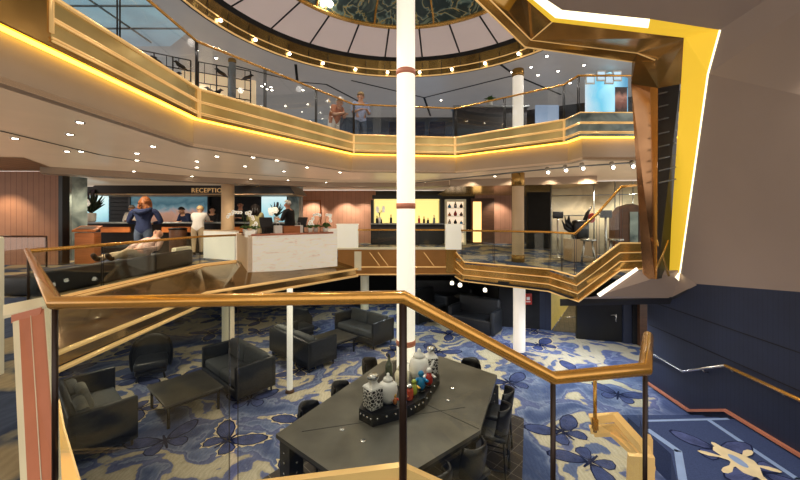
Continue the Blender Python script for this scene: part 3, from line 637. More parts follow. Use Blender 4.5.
b.slab([bl + V((0, -.02, -.06)), bm + V((0, -.02, -.06)), bm + V((0, -.02, -.2)), bl + V((0, -.02, -.2))], (0, .05, 0), 1); b.slab([bm + V((0, -.02, -.06)), br_ + V((0, -.02, -.06)), br_ + V((0, -.02, -.2)), bm + V((0, -.02, -.2))], (0, .05, 0), 1)
b.slab([D(58, 400, 1.85), D(63, 428, 1.72), D(80, 486, 1.5), D(62, 486, 1.5)], (0, .01, 0), 0)
b.build('base_rail', ['gold_trim', 'rose'], near)
# left reception railing
l0, l1, l2 = E(-5.28, 5.05, -.515), E(-5.04, 8.96, -.545), E(-4.5, 9.75, -.55)
railing('glass_railing', 'copper-topped glass railing along the left reception deck, in front of the dark bench', [l0, l1, l2], .03, .028, (0,), .015, seams=((0, .3), (0, .62)))
# far bay railing and right railing with stair
railing('glass_railing', 'low glass railing of the far bay between the two cream pilasters', [E(-1.75, 10.5, -.44), E(1.66, 10.5, -.44)], -.96 + EYE, .026, (), seams=((0, .33), (0, .66)))
r = [E(1.66, 9.62, -.42), E(3.5, 8.3, -.40), E(3.57, 7.25, -.385), D(598, 213, 7.1), D(621, 187, 7.0), D(640, 185, 6.95)]
railing('glass_railing', 'right-hand reception deck railing whose copper handrail climbs with the stair', r, [.02, .02, .04, .30, .72, .72], .026, (), seams=((0, .4), (1, .5)))
for (x, y, w), lab in (((-1.55, 10.52, .62), 'cream pilaster box right of the marble desk, ending the far glass railing'), ((1.55, 10.35, .45), 'cream pilaster box at the right end of the far glass railing')):
    t = thing('pilaster', lab, 'pilaster', (x, y, -1.0 + EYE)); b = MB(); b.rbox((x, y, -.64 + EYE), (w, .22, .72), .02); b.build('shaft', 'pilaster', t); b = MB(); b.rbox((x, y, -.275 + EYE), (w + .03, .26, .03), .01); b.build('cap', 'pilaster', t)
# upper railing
u = [E(-3.35, -1.5, 2.86), E(-3.35, 5.85, 2.86), E(-1.2, 9.2, 2.86), E(1.5, 9.55, 2.86), E(3.6, 7.8, 2.86), E(3.66, 7.3, 2.86), E(5.2, 7.3, 2.86)]
railing('glass_railing', 'long upper-deck glass railing with thin copper handrail above the gold fascia', u, 2.06 + EYE, .022, (1, 2), .014, 'glass_clear', seams=((0, .66), (0, .78), (1, .33), (1, .67), (2, .5), (3, .5)), seam_w=.012)
# stair flank railing of the lower flight, gold, bottom right
t = thing('stair_balustrade', 'gold boxed balustrade of the lower flight beside the blue landing', 'balustrade', (1.2, 2.2, -1.9))
b = MB()
for dy, r_ in ((0, .035), (10.5, .03)): b.tube([D(590, 419 + dy, 2.5), D(616, 417 + dy, 2.45), D(645, 450 + dy, 2.1), D(650, 470 + dy, 2.0)], r_, 4, sq=True)
b.build('handrail', 'gold_trim', t)
b = MB(); b.tube([D(594, 434, 2.5), D(612, 434, 2.45), D(640, 459, 2.15)], .02, 4, sq=True); b.build('lower_rail', 'gold_trim', t)
b = MB(); b.slab([D(591, 420, 2.52), D(616, 418, 2.47), D(645, 452, 2.12), D(640, 459, 2.17), D(612, 434, 2.47), D(591, 434, 2.52)], (0, .008, 0)); b.build('glass_panel', 'glass_dim', t)
b = MB(); b.slab([D(629, 456, 2.0), D(655, 458, 1.95), D(655, 520, 1.95), D(626, 520, 2.0)], (.01, .03, 0)); b.slab([D(645, 437, 2.15), D(653, 440, 2.15), D(653, 500, 2.1), D(645, 500, 2.1)], (.02, .05, 0)); b.build('newel_box', 'gold_trim', t)
b = MB(); b.tube([D(595, 381, 2.35), D(595, 432, 2.35)], .012, 8); b.box(D(595, 424, 2.35), (.03, .03, .07)); b.build('post', 'copper', t)
# rose-topped slanting stair curb, bottom left
t = thing('stair_curb', 'slanting rose-copper topped curb with cream edges at the lower left', 'curb', (-1.75, 2.0, -.2))
q = [D(14, 316, 2.35), D(48, 306, 2.35), D(60, 484, 1.61), D(25, 492, 1.59)]
def inset(u_, v_): return q[0].lerp(q[1], u_).lerp(q[3].lerp(q[2], u_), v_)
b = MB(); b.slab([inset(.14, 0), inset(.88, 0), inset(.92, 1), inset(.08, 1)], (.0, .02, -.01), 0); b.tube([inset(.5, .02) + V((.0, -.004, .0)), inset(.5, 1) + V((0, -.004, 0))], .0022, 4, mi=1); b.build('rose_panel', ['rose', 'cream'], t)
b = MB(); b.slab([inset(-.05, -.02), inset(.14, -.02), inset(.08, 1), inset(-.12, 1)], (0, .02, -.01)); b.slab([inset(.88, -.02), inset(1.02, -.02), inset(.97, 1), inset(.92, 1)], (0, .02, -.01)); b.build('cream_edge', 'cream', t)
b = MB(); b.slab([D(3, 316, 2.34), D(50, 304, 2.34), D(43, 297, 2.6), D(3, 305, 2.6)], (0, .0, -.02), 0); b.slab([D(12, 315, 2.33), D(42, 307, 2.33), D(41, 314, 2.32), D(12, 323, 2.32)], (0, -.005, 0), 1); b.build('cap', ['cream', 'rose'], t)
t = thing('post', 'slim cream square post at the left edge of the picture', 'post', (-3.25, 2.8, 0)); b = MB(); b.slab([D(-12, 238, 2.8), D(0, 238, 2.8), D(0, 480, 2.8), D(-12, 480, 2.8)], (0, .03, 0)); b.build('shaft', 'cream', t); b = MB(); b.rbox(D(-6, 238, 2.82), (.11, .05, .02), .008); b.build('cap', 'cream', t)
# railing far left in front of the wooden wall
railing('low_railing', 'thin dark railing in front of the wooden wall at far left', [E(-10.5, 8.3, -.5), E(-8.25, 8.3, -.5)], .1, .022, (1,), .018, glass_m='glass_clear', rail_m='brownwood')

t = thing('wall_handrail', 'thin copper handrail on the blue wall, stepping with the three stairs', 'handrail', (5.2, 5.5, -1.8))
hp = [onwall(640, 350, 5.15), onwall(651, 353, 5.15), onwall(683, 371.5, 5.15), onwall(725, 365.5, 5.15), onwall(800, 400, 5.15), onwall(900, 447, 5.15)]
b = MB(); b.tube(hp[3:], .026, 10); b.build('rail', 'copper', t); b = MB(); b.tube(hp[:4], .022, 10); b.build('steel_rail', 'silver', t)
for q_ in (hp[2].lerp(hp[3], .5), hp[3].lerp(hp[4], .1), hp[3].lerp(hp[4], .8)): b = MB(); b.tube([q_ + V((0, 0, -.02)), q_ + V((.03, 0, -.06)), q_ + V((.10, 0, -.06))], .01, 6); b.build('bracket', 'silver', t)

# ================================================================= COLUMNS
def column(name, label, x, y, r, z0, z1, m, bands=(), bm='rose', caps=(), square=False):
    t = thing(name, label, 'column', (x, y, z0)); b = MB()
    b.lathe([(r * .98, z0), (r, z0 + .02), (r, z1 - .02), (r * .98, z1)], (x, y, 0), 28); b.build('shaft', m, t)
    for z in bands:
        b = MB(); b.lathe([(r * 1.0, z - .045), (r * 1.06, z - .04), (r * 1.06, z + .04), (r * 1.0, z + .045)], (x, y, 0), 28); b.build('ring', bm, t)
    for z, h in caps:
        b = MB(); b.lathe([(r * 1.02, z), (r * 1.12, z + .02), (r * 1.12, z + h - .02), (r * 1.02, z + h)], (x, y, 0), 28); b.build('collar', 'dark_bronze', t)
    return t
cx, cy = .095, 5.75
zb = lambda py: EYE - (py - CY) * cy / F
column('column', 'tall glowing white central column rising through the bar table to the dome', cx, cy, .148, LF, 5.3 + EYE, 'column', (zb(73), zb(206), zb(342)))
def col_at(px, py_base, e, d=None): p = U(px, py_base, e); return p.x, p.y
x, y = col_at(518, 262, -1.26)
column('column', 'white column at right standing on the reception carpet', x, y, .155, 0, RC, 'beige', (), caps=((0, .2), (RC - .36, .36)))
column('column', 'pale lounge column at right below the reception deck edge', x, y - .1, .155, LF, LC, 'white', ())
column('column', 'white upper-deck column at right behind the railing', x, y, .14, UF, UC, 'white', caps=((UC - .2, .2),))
column('column', 'white upper-deck column at left in front of the bird screen', -4.2, 8.9, .085, UF, UC, 'steel', caps=((UC - .1, .1),))
column('column', 'beige column between the reception sign and the orchids', -5.47, 11.3, .19, 0, RC, 'beige', caps=((RC - .16, .16),))
column('column', 'beige lounge column at left under the marble desk', -4.76, 9.85, .16, LF, LC, 'cream')
column('column', 'short beige lounge column seen under the far bay', -1.35, 13.6, .16, LF, LC, 'cream')
t = thing('post', 'slim free-standing white post among the lounge sofas', 'post', (-2.24, 7.23, LF)); b = MB(); b.tube([(-2.24, 7.23, LF + .05), (-2.24, 7.23, -1.5 + EYE)], .058, 16); b.build('shaft', 'white', t); b = MB(); b.lathe([(.09, LF), (.09, LF + .03), (.065, LF + .06)], (-2.24, 7.23, 0), 20); b.build('foot', 'brownwood', t)

# ================================================================= LOUNGE FURNITURE  (local: front faces +Y)
def sofa(label, loc, rz, w=1.7, seats=2, pillows=0, m='fabric', frame='leather', h=.66, group=None):
    t = thing('loveseat' if seats == 2 else 'armchair', label, 'sofa' if seats == 2 else 'armchair', loc, rz, group)
    dp = .82; aw = .09
    def mk(n, b, mm): o = b.build(n, mm, t, True); return o
    b = MB(); b.rbox((0, 0, .20), (w, dp, .16), .03); mk('base', b, frame)
    for s in (-1, 1): b = MB(); b.rbox((s * (w / 2 - aw / 2), 0, .10 + h / 2 - .02), (aw, dp, h - .06), .025); mk('armrest', b, frame)
    b = MB(); b.rbox((0, -dp / 2 + .06, .10 + h / 2 - .02), (w, .12, h - .06), .03); mk('backrest', b, frame)
    iw = (w - 2 * aw) / seats
    for k in range(seats):
        xx = -w / 2 + aw + iw * (k + .5)
        b = MB(); b.rbox((xx, .05, .36), (iw - .012, dp - .16, .17), .045); mk('seat_cushion', b, m)
        b = MB(); b.rbox((xx, -dp / 2 + .20, .60), (iw - .03, .18, .36), .06, tilt=('X', .18)); mk('back_cushion', b, m)
    for sx in (-1, 1):
        for sy in (-1, 1): b = MB(); b.tube([(sx * (w / 2 - .07), sy * (dp / 2 - .07), 0), (sx * (w / 2 - .07), sy * (dp / 2 - .07), .14)], .022, 8, rads=[.016, .024]); mk('leg', b, 'black')
    return t
def pillow(label, loc, rz, tilt):
    t = thing('throw_pillow', label, 'pillow', loc, rz); b = MB(); b.rbox((0, 0, .2), (.44, .15, .40), .072, tilt=('X', tilt), seg=5); b.build('cover', 'pillow', t, True)
    b = MB(); b.tube([(-.21, 0, .02), (.21, 0, .02)], .006, 6); b.build('piping', 'charcoal', t, True)
def armchair(label, loc, rz):
    t = thing('armchair', label, 'armchair', loc, rz)
    b = MB(); rows = []
    for z, rr, cut in ((.16, .36, 0), (.30, .40, 0), (.55, .41, 0), (.78, .40, 1), (.88, .36, 1)):
        row = []
        for k in range(17):
            a = PI * (1.0 + k / 16.0) if not cut else PI * (1.12 + .76 * k / 16.0)
            row.append((rr * math.cos(a) * 1.0, rr * math.sin(a) * .95 + .02, z if z < .6 else z - .12 * abs(math.cos(a)) ** 2))
        rows.append(row)
    inner = [[(x * .86, y * .86, z) for x, y, z in r] for r in reversed(rows)]
    b.loft(rows + inner, 0); b.sm = [True] * len(b.sm); b.build('shell', 'leather', t, True)
    b = MB(); b.rbox((0, .03, .33), (.62, .62, .2), .08, seg=5); b.build('seat', 'leather', t, True)
    b = MB(); b.rbox((0, .02, .19), (.58, .58, .1), .04); b.build('base', 'black', t, True)
    for sx in (-1, 1):
        for sy in (-1, 1): b = MB(); b.tube([(sx * .26, sy * .24, 0), (sx * .22, sy * .2, .18)], .02, 8); b.build('leg', 'black', t, True)
    return t
def coffee_table(label, loc, rz, sx=1.05, sy=.9, h=.42):
    t = thing('coffee_table', label, 'table', loc, rz)
    b = MB(); b.rbox((0, 0, h - .02), (sx, sy, .04), .012); b.build('tabletop', 'table', t, True)
    b = MB(); b.box((0, 0, h - .07), (sx - .1, sy - .1, .06)); b.build('apron', 'black', t, True)
    for a in (-1, 1):
        for c in (-1, 1): b = MB(); b.tube([(a * (sx / 2 - .07), c * (sy / 2 - .07), 0), (a * (sx / 2 - .07), c * (sy / 2 - .07), h - .05)], .025, 8); b.build('leg', 'black', t, True)
    return t
uang = math.atan2(.75, .66) - PI / 2      # rotation whose local +Y is the direction (.66,.75)
sofa('dark two-seat loveseat nearest the viewer at lower left, with two grey pillows', (-5.0, 5.82, LF), uang, h=.72)
for (dx, dy), lab in (((-4.76, 5.35), 'grey throw pillow nearest the armrest on the lower left loveseat'), ((-5.14, 5.79), 'grey throw pillow further back on the lower left loveseat')):
    pillow(lab, (dx, dy, LF + .45), uang, .3)
coffee_table('low dark square coffee table between the left loveseats', (-4.0, 6.62, LF), uang, 1.1, .95)
armchair('black tub armchair beyond the left coffee table', (-5.55, 7.95, LF), -2.6)
sofa('dark loveseat facing the left coffee table, its arm toward the white post', (-3.45, 7.55, LF), uang + PI)
sofa('dark loveseat seen from behind, just beyond the white post', (-2.45, 8.9, LF), uang, 1.75)
coffee_table('small dark coffee table in front of the far grey loveseat', (-1.72, 9.35, LF), uang, .85, .85)
armchair('black armchair with curved back left of the far coffee table', (-2.9, 10.3, LF), -2.35)
sofa('grey-cushioned loveseat farthest back, beside the far coffee table', (-1.05, 10.25, LF), uang + PI, 1.65)
# dark banquettes of the far lounge
def booth(label, loc, rz, w=1.6):
    t = thing('lounge_booth', label, 'booth', loc, rz)
    b = MB(); b.rbox((0, 0, .22), (w, .7, .44), .06); b.build('seat', 'leather', t, True)
    b = MB(); b.rbox((0, -.36, .5), (w, .18, .95), .08); b.build('backrest', 'leather', t, True)
    for s in (-1, 1): b = MB(); b.rbox((s * w / 2, 0, .36), (.14, .74, .7), .06); b.build('side', 'leather', t, True)
booth('black lounge booth at the far left of the dim lounge', (.9, 12.4, LF), -2.4, 1.5)
booth('black lounge booth in front of the pale lounge column', (2.35, 11.2, LF), 2.5, 1.4)
booth('black lounge booth deepest in the dim lounge', (1.6, 14.3, LF), PI, 2.4)
t = thing('pub_table', 'round dark pub table between the lounge booths', 'table', (2.35, 12.6, LF)); b = MB(); b.lathe([(.4, .70), (.42, .72), (.4, .74)], (0, 0, 0), 24); b.build('tabletop', 'table', t, True); b = MB(); b.lathe([(.25, 0), (.25, .03), (.04, .08), (.04, .7)], (0, 0, 0), 16); b.build('pedestal', 'black', t, True)
for i, (px, py) in enumerate(((460, 285), (485, 290), (496, 288), (452, 283))):
    p = D(px, py, 11.6 + .3 * i); t = thing('pendant_lamp', 'small glowing pendant lamp hanging in the dim far lounge', 'lamp', p, 0, 'pendants in the far lounge')
    b = MB(); b.lathe([(.05, -.06), (.07, -.02), (.06, .04), (.02, .07)], (0, 0, 0), 12); b.build('shade', 'lamp_soft', t, True); b = MB(); b.tube([(0, 0, .07), (0, 0, LC - p.z)], .006, 6); b.build('cord', 'black', t, True)
t = thing('wall_sign', 'small red safety sign on the dark lounge wall', 'sign', D(528, 299, 11.1)); b = MB(); b.rbox((0, 0, 0), (.24, .03, .34), .008); b.build('plate', 'red', t, True); b = MB(); b.box((0, -.018, .02), (.1, .006, .1)); b.box((0, -.018, -.08), (.14, .006, .03)); b.build('mark', 'white2', t, True)

# ================================================================= BAR TABLE, CHAIRS
TT = -2.65 + EYE
oct_ = [(-1.50, 4.30), (-.68, 3.64), (.16, 3.70), (.99, 4.38), (1.61, 5.89), (.75, 6.68), (-.31, 6.45)]
oc = (.15, 5.1)
t = thing('bar_table', 'large dark octagonal bar table with riveted legs around the white column', 'table', (oc[0], oc[1], LF))
b = MB(); b.prism(oct_, TT - .05, TT, 0); ins = [(oc[0] + (p[0] - oc[0]) * .97, oc[1] + (p[1] - oc[1]) * .97) for p in oct_]; b.prism(ins, TT - .12, TT - .05, 1); b.build('tabletop', ['table', 'black'], t)
b = MB()
for p, q_ in ((oct_[0], (oct_[2])), (oct_[3], oct_[6])):
    pp, qq = V((*p, 0)), V((*q_, 0)); m_ = pp.lerp(qq, .0)
b.tube([(-1.2, 4.35, TT + .001), (.9, 4.9, TT + .001)], .004, 4); b.tube([(.98, 4.4, TT + .001), (-.3, 5.6, TT + .001)], .004, 4); b.build('seam', 'charcoal', t)
for p, ang in ((oct_[0], .9), (oct_[1], .5), (oct_[3], .9), (oct_[4], .5), (oct_[5], .7), (oct_[6], .2), (oct_[2], .4)):
    c = V((oc[0] + (p[0] - oc[0]) * .90, oc[1] + (p[1] - oc[1]) * .90, (LF + TT - .12) / 2)); b = MB(); b.box(c, (.2, .2, TT - .12 - LF), ang)
    for k in range(6):
        for dx, dy in ((.104, 0), (-.104, 0), (0, .104), (0, -.104)):
            o = M.Rotation(ang, 3, 'Z') @ V((dx, dy, 0)); b.ball((c.x + o.x, c.y + o.y, LF + .1 + k * .125), .016, 6, 1)
    b.build('leg', ['black', 'silver'], t)
b = MB()
for p in ((290 + 52, 429.5), (363, 441), (452, 388), (448, 400)): b.lathe([(.035, TT), (.035, TT + .006), (.03, TT + .01)], (U(*p, -2.65).x, U(*p, -2.65).y, 0), 14)
b.build('power_cap', 'silver', t)
def bar_chair(label, loc, rz, first=[None]):
    if first[0] is not None: return dup(first[0], loc, rz, label)
    t = thing('bar_chair', label, 'chair', loc, rz); first[0] = t
    b = MB(); b.rbox((0, 0, .60), (.42, .42, .07), .03); b.build('seat', 'leather', t, True)
    rows = []
    for z, w, d in ((.60, .20, -.20), (.75, .215, -.23), (.90, .21, -.25), (1.0, .17, -.26)):
        rows.append([(w * math.sin(a) * 1.0, d + .17 * (1 - math.cos(a)), z - (.03 * abs(math.sin(a)) if z > .95 else 0)) for a in [-1.35 + 2.7 * k / 12 for k in range(13)]])
    b = MB(); b.loft(rows + [[(x * .9, y + .03, z) for x, y, z in r] for r in reversed(rows)], 0); b.sm = [True] * len(b.sm); b.build('backrest', 'black', t, True)
    for sx in (-1, 1):
        for sy in (-1, 1): b = MB(); b.tube([(sx * .2, sy * .2, 0), (sx * .17, sy * .17, .58)], .017, 8); b.build('leg', 'black', t, True)
    b = MB(); b.tube([(-.19, -.19, .2), (.19, -.19, .2), (.19, .19, .2), (-.19, .19, .2)], .011, 6, closed=True); b.build('footrest', 'black', t, True)
    return t
def facing(p, q): return math.atan2(q[1] - p[1], q[0] - p[0]) - PI / 2
def along(i, f, outd):
    a, c = V(oct_[i]), V(oct_[(i + 1) % len(oct_)]); p = a.lerp(c, f); d = (c - a).normalized(); n = V((d.y, -d.x)); return p + n * outd, math.atan2(-n.y, -n.x) - PI / 2
for i, f, o, lab in ((3, .38, .06, 'black bar chair nearer the viewer on the right side of the bar table'), (3, .68, .06, 'black bar chair on the right side of the bar table, further from the viewer'),
                     (2, .72, .02, 'black bar chair at the near right edge of the bar table'), (2, .15, .04, 'black bar chair at the front of the bar table, cut by the picture edge'), (6, .06, .06, 'black bar chair at the far edge of the bar table beside the column'),
                     (6, .74, -.06, 'black bar chair on the left side of the bar table, nearer the viewer'), (6, .46, -.06, 'black bar chair on the left side of the bar table, nearer the white post'), (4, .5, .02, 'black bar chair at the far right corner of the bar table')):
    p, rz = along(i, f, o); bar_chair(lab, (p.x, p.y, LF + .008), rz)

# tray and the jars on it
TR = -2.5 + EYE
tray = [(-.53, 4.60), (-.34, 4.44), (.12, 4.66), (.34, 4.88), (.62, 5.58), (.30, 6.22), (-.02, 6.25), (-.42, 5.25)]
t = thing('serving_tray', 'raised black riveted tray box in the middle of the bar table', 'tray', (0, 5.2, TT)); b = MB(); b.prism(tray, TT + .002, TR); b.build('box', 'black', t)
b = MB()
for p, q_ in zip(tray, tray[1:] + tray[:1]):
    for f in (.12, .37, .62, .87): m_ = V((*p, 0)).lerp(V((*q_, 0)), f); b.ball((m_.x, m_.y, TR - .06), .016, 6)
b.build('rivets', 'silver', t)['kind'] = 'stuff'
T2 = TR + .001
def at(px, py): p = U(px, py, -2.5); return (p.x, p.y, T2)
def lattice_mat():
    m, nt, bs = nodes('fretwork'); tc = N(nt, 'ShaderNodeTexCoord'); vo = N(nt, 'ShaderNodeTexVoronoi', Scale=22., feature='DISTANCE_TO_EDGE'); nt.links.new(tc.outputs['Object'], vo.inputs['Vector'])
    r = ramp(nt, [(.06, hx('e6e3da')), (.12, hx('1c1b1a'))]); nt.links.new(vo.outputs['Distance'], r.inputs['Fac']); nt.links.new(r.outputs['Color'], bs.inputs['Base Color']); bs.inputs['Roughness'].default_value = .4; return m
MT['fret'] = lattice_mat()
def lantern(label, loc, s, rz):
    t = thing('lantern_jar', label, 'jar', loc, rz)
    b = MB(); b.rbox((0, 0, .14 * s), (.20 * s, .20 * s, .26 * s), .03 * s); b.build('body', 'fret', t, True)
    b = MB(); b.lathe([(.14 * s, .27 * s), (.13 * s, .29 * s), (.07 * s, .325 * s), (.055 * s, .34 * s), (.055 * s, .37 * s)], (0, 0, 0), 4, sm=False, rot=PI / 4); b.build('shoulder', 'white2', t, True)
    b = MB(); b.lathe([(.06 * s, .37 * s), (.075 * s, .385 * s), (.07 * s, .43 * s), (.05 * s, .44 * s)], (0, 0, 0), 18); b.build('lid', 'silver', t, True)
lantern('square fretwork lantern jar at the near left end of the tray', at(373, 408), 1.0, .7)
lantern('square fretwork lantern jar at the far right end of the tray', at(431, 373), .95, .2)
def jar(label, loc, prof, m, lid=None, lm=None, n=24, extra=None, name='ceramic_jar', cat='jar'):
    t = thing(name, label, cat, loc); b = MB(); b.lathe(prof, (0, 0, 0), n); b.build('body', m, t, True)
    if lid: b = MB(); b.lathe(lid, (0, 0, 0), n); b.build('lid', lm or m, t, True)
    if extra: extra(t)
    return t
jar('round white ginger jar beside the near lantern jar', at(388, 402), [(.07, 0), (.12, .08), (.13, .16), (.12, .24), (.06, .29)], 'white2', [(.07, .29), (.06, .32), (.02, .35), (.02, .38), (.005, .39)])
def ribs(t):
    b = MB(); b.tube([(.13, 0, .12), (.2, 0, .2), (.22, 0, .28)], .025, 8, rads=[.03, .02, .014]); b.build('spout', 'white2', t, True); b = MB(); b.tube([(-.13, 0, .24), (-.21, 0, .24), (-.21, 0, .12), (-.14, 0, .1)], .014, 8); b.build('handle', 'white2', t, True)
jar('large ribbed white urn with pointed lid beside the column', at(419, 379), [(.08, 0), (.12, .02), (.15, .12), (.155, .2), (.13, .30), (.08, .34)], 'white2', [(.09, .34), (.08, .38), (.03, .41), (.03, .44), (.008, .47)], n=28, extra=ribs)
jar('tall dark glass bottle behind the ginger jar', at(389, 383), [(.05, 0), (.055, .02), (.055, .26), (.04, .30), (.02, .33), (.02, .40)], mat('smoky_bottle', '3f4a3a', .1), [(.024, .4), (.024, .43), (.01, .44)], 'black', name='bottle', cat='bottle')
jar('clear jar with a red filling in front of the column', at(409, 399), [(.055, 0), (.06, .02), (.06, .12), (.045, .16)], mat('red_filling', 'c8543c', .25), [(.05, .16), (.05, .19), (.01, .2)], 'silver')
jar('cream lidded pot against the foot of the column', at(402, 385), [(.06, 0), (.10, .04), (.11, .16), (.07, .24)], 'cream', [(.075, .24), (.05, .28), (.012, .30)])
def figurine(label, loc, cols, h, rz=0):
    t = thing('glazed_figurine', label, 'figurine', loc, rz); s = h / .25
    b = MB(); b.lathe([(.05 * s, 0), (.055 * s, .01 * s), (.05 * s, .02 * s)], (0, 0, 0), 16); b.build('base', 'black', t, True)
    b = MB(); b.lathe([(.03 * s, .02 * s), (.05 * s, .06 * s), (.045 * s, .12 * s), (.025 * s, .17 * s)], (0, 0, 0), 16); b.build('body', cols[0], t, True)
    b = MB(); b.ball((0, 0, .205 * s), .036 * s, 12); b.build('head', cols[1], t, True)
    for sx in (-1, 1): b = MB(); b.tube([(sx * .035 * s, 0, .15 * s), (sx * .075 * s, -.02 * s, .12 * s), (sx * .06 * s, -.05 * s, .14 * s)], .014 * s, 8); b.build('arm', cols[2], t, True)
figurine('lime green glazed figurine on the tray', at(414, 396), ('lime', 'lime', 'yellow'), .24)
figurine('bright blue glazed figurine on the tray', at(421, 391), ('blue', 'blue', 'blue'), .30)
figurine('red and white glazed figurine on the tray', at(429, 386), ('red', 'white2', 'white2'), .28)
figurine('small red figurine at the near edge of the tray', at(404, 402), ('red', 'red', 'orange'), .16)
figurine('small orange figurine between the jars on the tray', at(395, 405), ('orange', 'yellow', 'red'), .15)

# ================================================================= RECEPTION
# marble planter desk
mk0, mk1 = V((-3.76, 8.8, 0)), V((-1.80, 10.2, 0)); mz0, mz1 = -1.47 + EYE, -.53 + EYE
dirm = (mk1 - mk0).normalized(); bk = V((-dirm.y, dirm.x, 0))
t = thing('marble_desk', 'white marble fronted desk overhanging the lounge, orchids behind it', 'desk', mk0)
b = MB(); b.slab([mk0 + V((0, 0, mz0)), mk1 + V((0, 0, mz0)), mk1 + V((0, 0, mz1)), mk0 + V((0, 0, mz1))], bk * .12); b.build('front_panel', 'marble', t)
b = MB(); b.slab([mk0 + V((0, 0, mz0)), mk0 + bk * 1.4 + V((0, 0, mz0)), mk0 + bk * 1.4 + V((0, 0, mz1 + .03)), mk0 + V((0, 0, mz1 + .03))], dirm * .10); b.build('side_panel', 'beige', t)
for k in (0, 1):
    p = mk0.lerp(mk1, .02 if k == 0 else .95); b = MB(); b.slab([p - dirm * .10 + V((0, 0, mz1 - .02)), p + dirm * .12 + V((0, 0, mz1 - .02)), p + dirm * .12 + V((0, 0, mz1 + .14)), p - dirm * .10 + V((0, 0, mz1 + .14))], bk * .14); b.build('end_block', 'marble', t)
b = MB(); b.slab([mk0 + bk * .12 + V((0, 0, .72)), mk1 + bk * .12 + V((0, 0, .72)), mk1 + bk * .75 + V((0, 0, .72)), mk0 + bk * .75 + V((0, 0, .72))], (0, 0, .04)); b.build('worktop', 'wood_plain', t)
b = MB(); b.tube([mk0.lerp(mk1, .03) + V((0, 0, mz1 + .03)) - bk * .03, mk1.lerp(mk0, .06) + V((0, 0, mz1 + .03)) - bk * .03], .026, 10); b.build('handrail', 'rose', t)
wt = .762
def desk_pt(f, back): p = mk0.lerp(mk1, f) + bk * back; return (p.x, p.y, wt)
def orchid(label, loc, stems, leaves=True):
    t = thing('orchid', label, 'plant', loc)
    b = MB(); b.lathe([(.05, 0), (.07, .1), (.072, .13), (.06, .13), (.05, .11)], (0, 0, 0), 16); b.build('pot', 'white2', t, True)
    if leaves:
        b = MB()
        for k in range(6):
            a = k * 1.05; b.tube([(0, 0, .12), (.08 * math.cos(a), .08 * math.sin(a), .2), (.17 * math.cos(a), .17 * math.sin(a), .15)], .02, 6, rads=[.012, .03, .004])
        b.build('leaves', 'leaf', t, True)
    for path, nb in stems:
        b = MB(); b.tube(path, .007, 6); s = b.build('stem', 'leaf', t, True)
        P = [V(p) for p in path]
        for k in range(nb):
            f = .0 + k / max(1, nb - 1); i = len(P) - 3 + min(1, int(f * 2)); q = P[i].lerp(P[i + 1], (f * 2) % 1 if f < 1 else 1.) + V((random.uniform(-.03, .03), random.uniform(-.04, .02), random.uniform(-.02, .03)))
            b = MB()
            for j in range(5):
                a = 2 * PI * j / 5 + k; b.ball(q + V((.024 * math.cos(a), 0, .024 * math.sin(a))), (.023, .010, .023), 8)
            b.ball(q + V((0, -.02, 0)), .014, 6, 1)
            b.build('blossom', ['petal', 'yellow'], s, True)
    return t
PM_fix = None
orchid('white orchid with long arching sprays at the left end of the marble desk', desk_pt(.02, .5), [([(0, 0, .12), (-.05, 0, .4), (-.1, 0, .55), (-.3, .0, .60), (-.46, 0, .42)], 7), ([(0, 0, .12), (.02, 0, .4), (.05, 0, .55), (.12, 0, .56), (.20, 0, .40)], 7)])
orchid('white orchid whose spray leans left, at the right end of the marble desk', desk_pt(.80, .4), [([(.0, 0, .12), (.1, 0, .35), (.10, 0, .5), (-.02, 0, .48), (-.14, 0, .30)], 7)])
orchid('white orchid whose spray leans right, at the right end of the marble desk', desk_pt(.94, .45), [([(0, 0, .12), (-.02, 0, .35), (.02, 0, .5), (.12, 0, .47), (.17, 0, .30)], 7)])
orchid('short white orchid tight against the left end block of the marble desk', desk_pt(.09, .25), [([(0, 0, .1), (0, 0, .15), (0, 0, .22), (.02, 0, .28), (.05, 0, .20)], 6)])
orchid('short white orchid in front of the monitor on the marble desk', desk_pt(.70, .22), [([(0, 0, .1), (0, 0, .15), (0, 0, .24), (.02, 0, .30), (.05, 0, .20)], 6)])
t = thing('potted_plant', 'low green potted plant at the right end of the marble desk', 'plant', desk_pt(.90, .25)); b = MB(); b.lathe([(.07, 0), (.09, .12), (.08, .12)], (0, 0, 0), 16); b.build('pot', 'white2', t, True)
b = MB()
for k in range(26):
    a = random.uniform(0, 6.28); r_ = random.uniform(.05, .16); b.tube([(0, 0, .1), (r_ * .6 * math.cos(a), r_ * .6 * math.sin(a), .2 + random.uniform(0, .06)), (r_ * math.cos(a), r_ * math.sin(a), .16 + random.uniform(0, .08))], .02, 5, rads=[.006, .022, .003])
b.build('leaves', 'leaf', t, True)
def monitor(label, loc, rz):
    t = thing('monitor', label, 'monitor', loc, rz); b = MB(); b.rbox((0, 0, .30), (.36, .05, .28), .015, tilt=('X', -.3)); b.build('screen', 'charcoal', t, True); b = MB(); b.tube([(0, .05, 0), (0, .03, .26)], .025, 8); b.build('stand', 'charcoal', t, True); b = MB(); b.rbox((0, .05, .01), (.2, .16, .02), .008); b.build('base', 'charcoal', t, True)
monitor('dark monitor seen from behind, left on the marble desk', desk_pt(.22, .35), .9); monitor('dark tilted monitor at the right part of the marble desk', desk_pt(.63, .4), -.6)
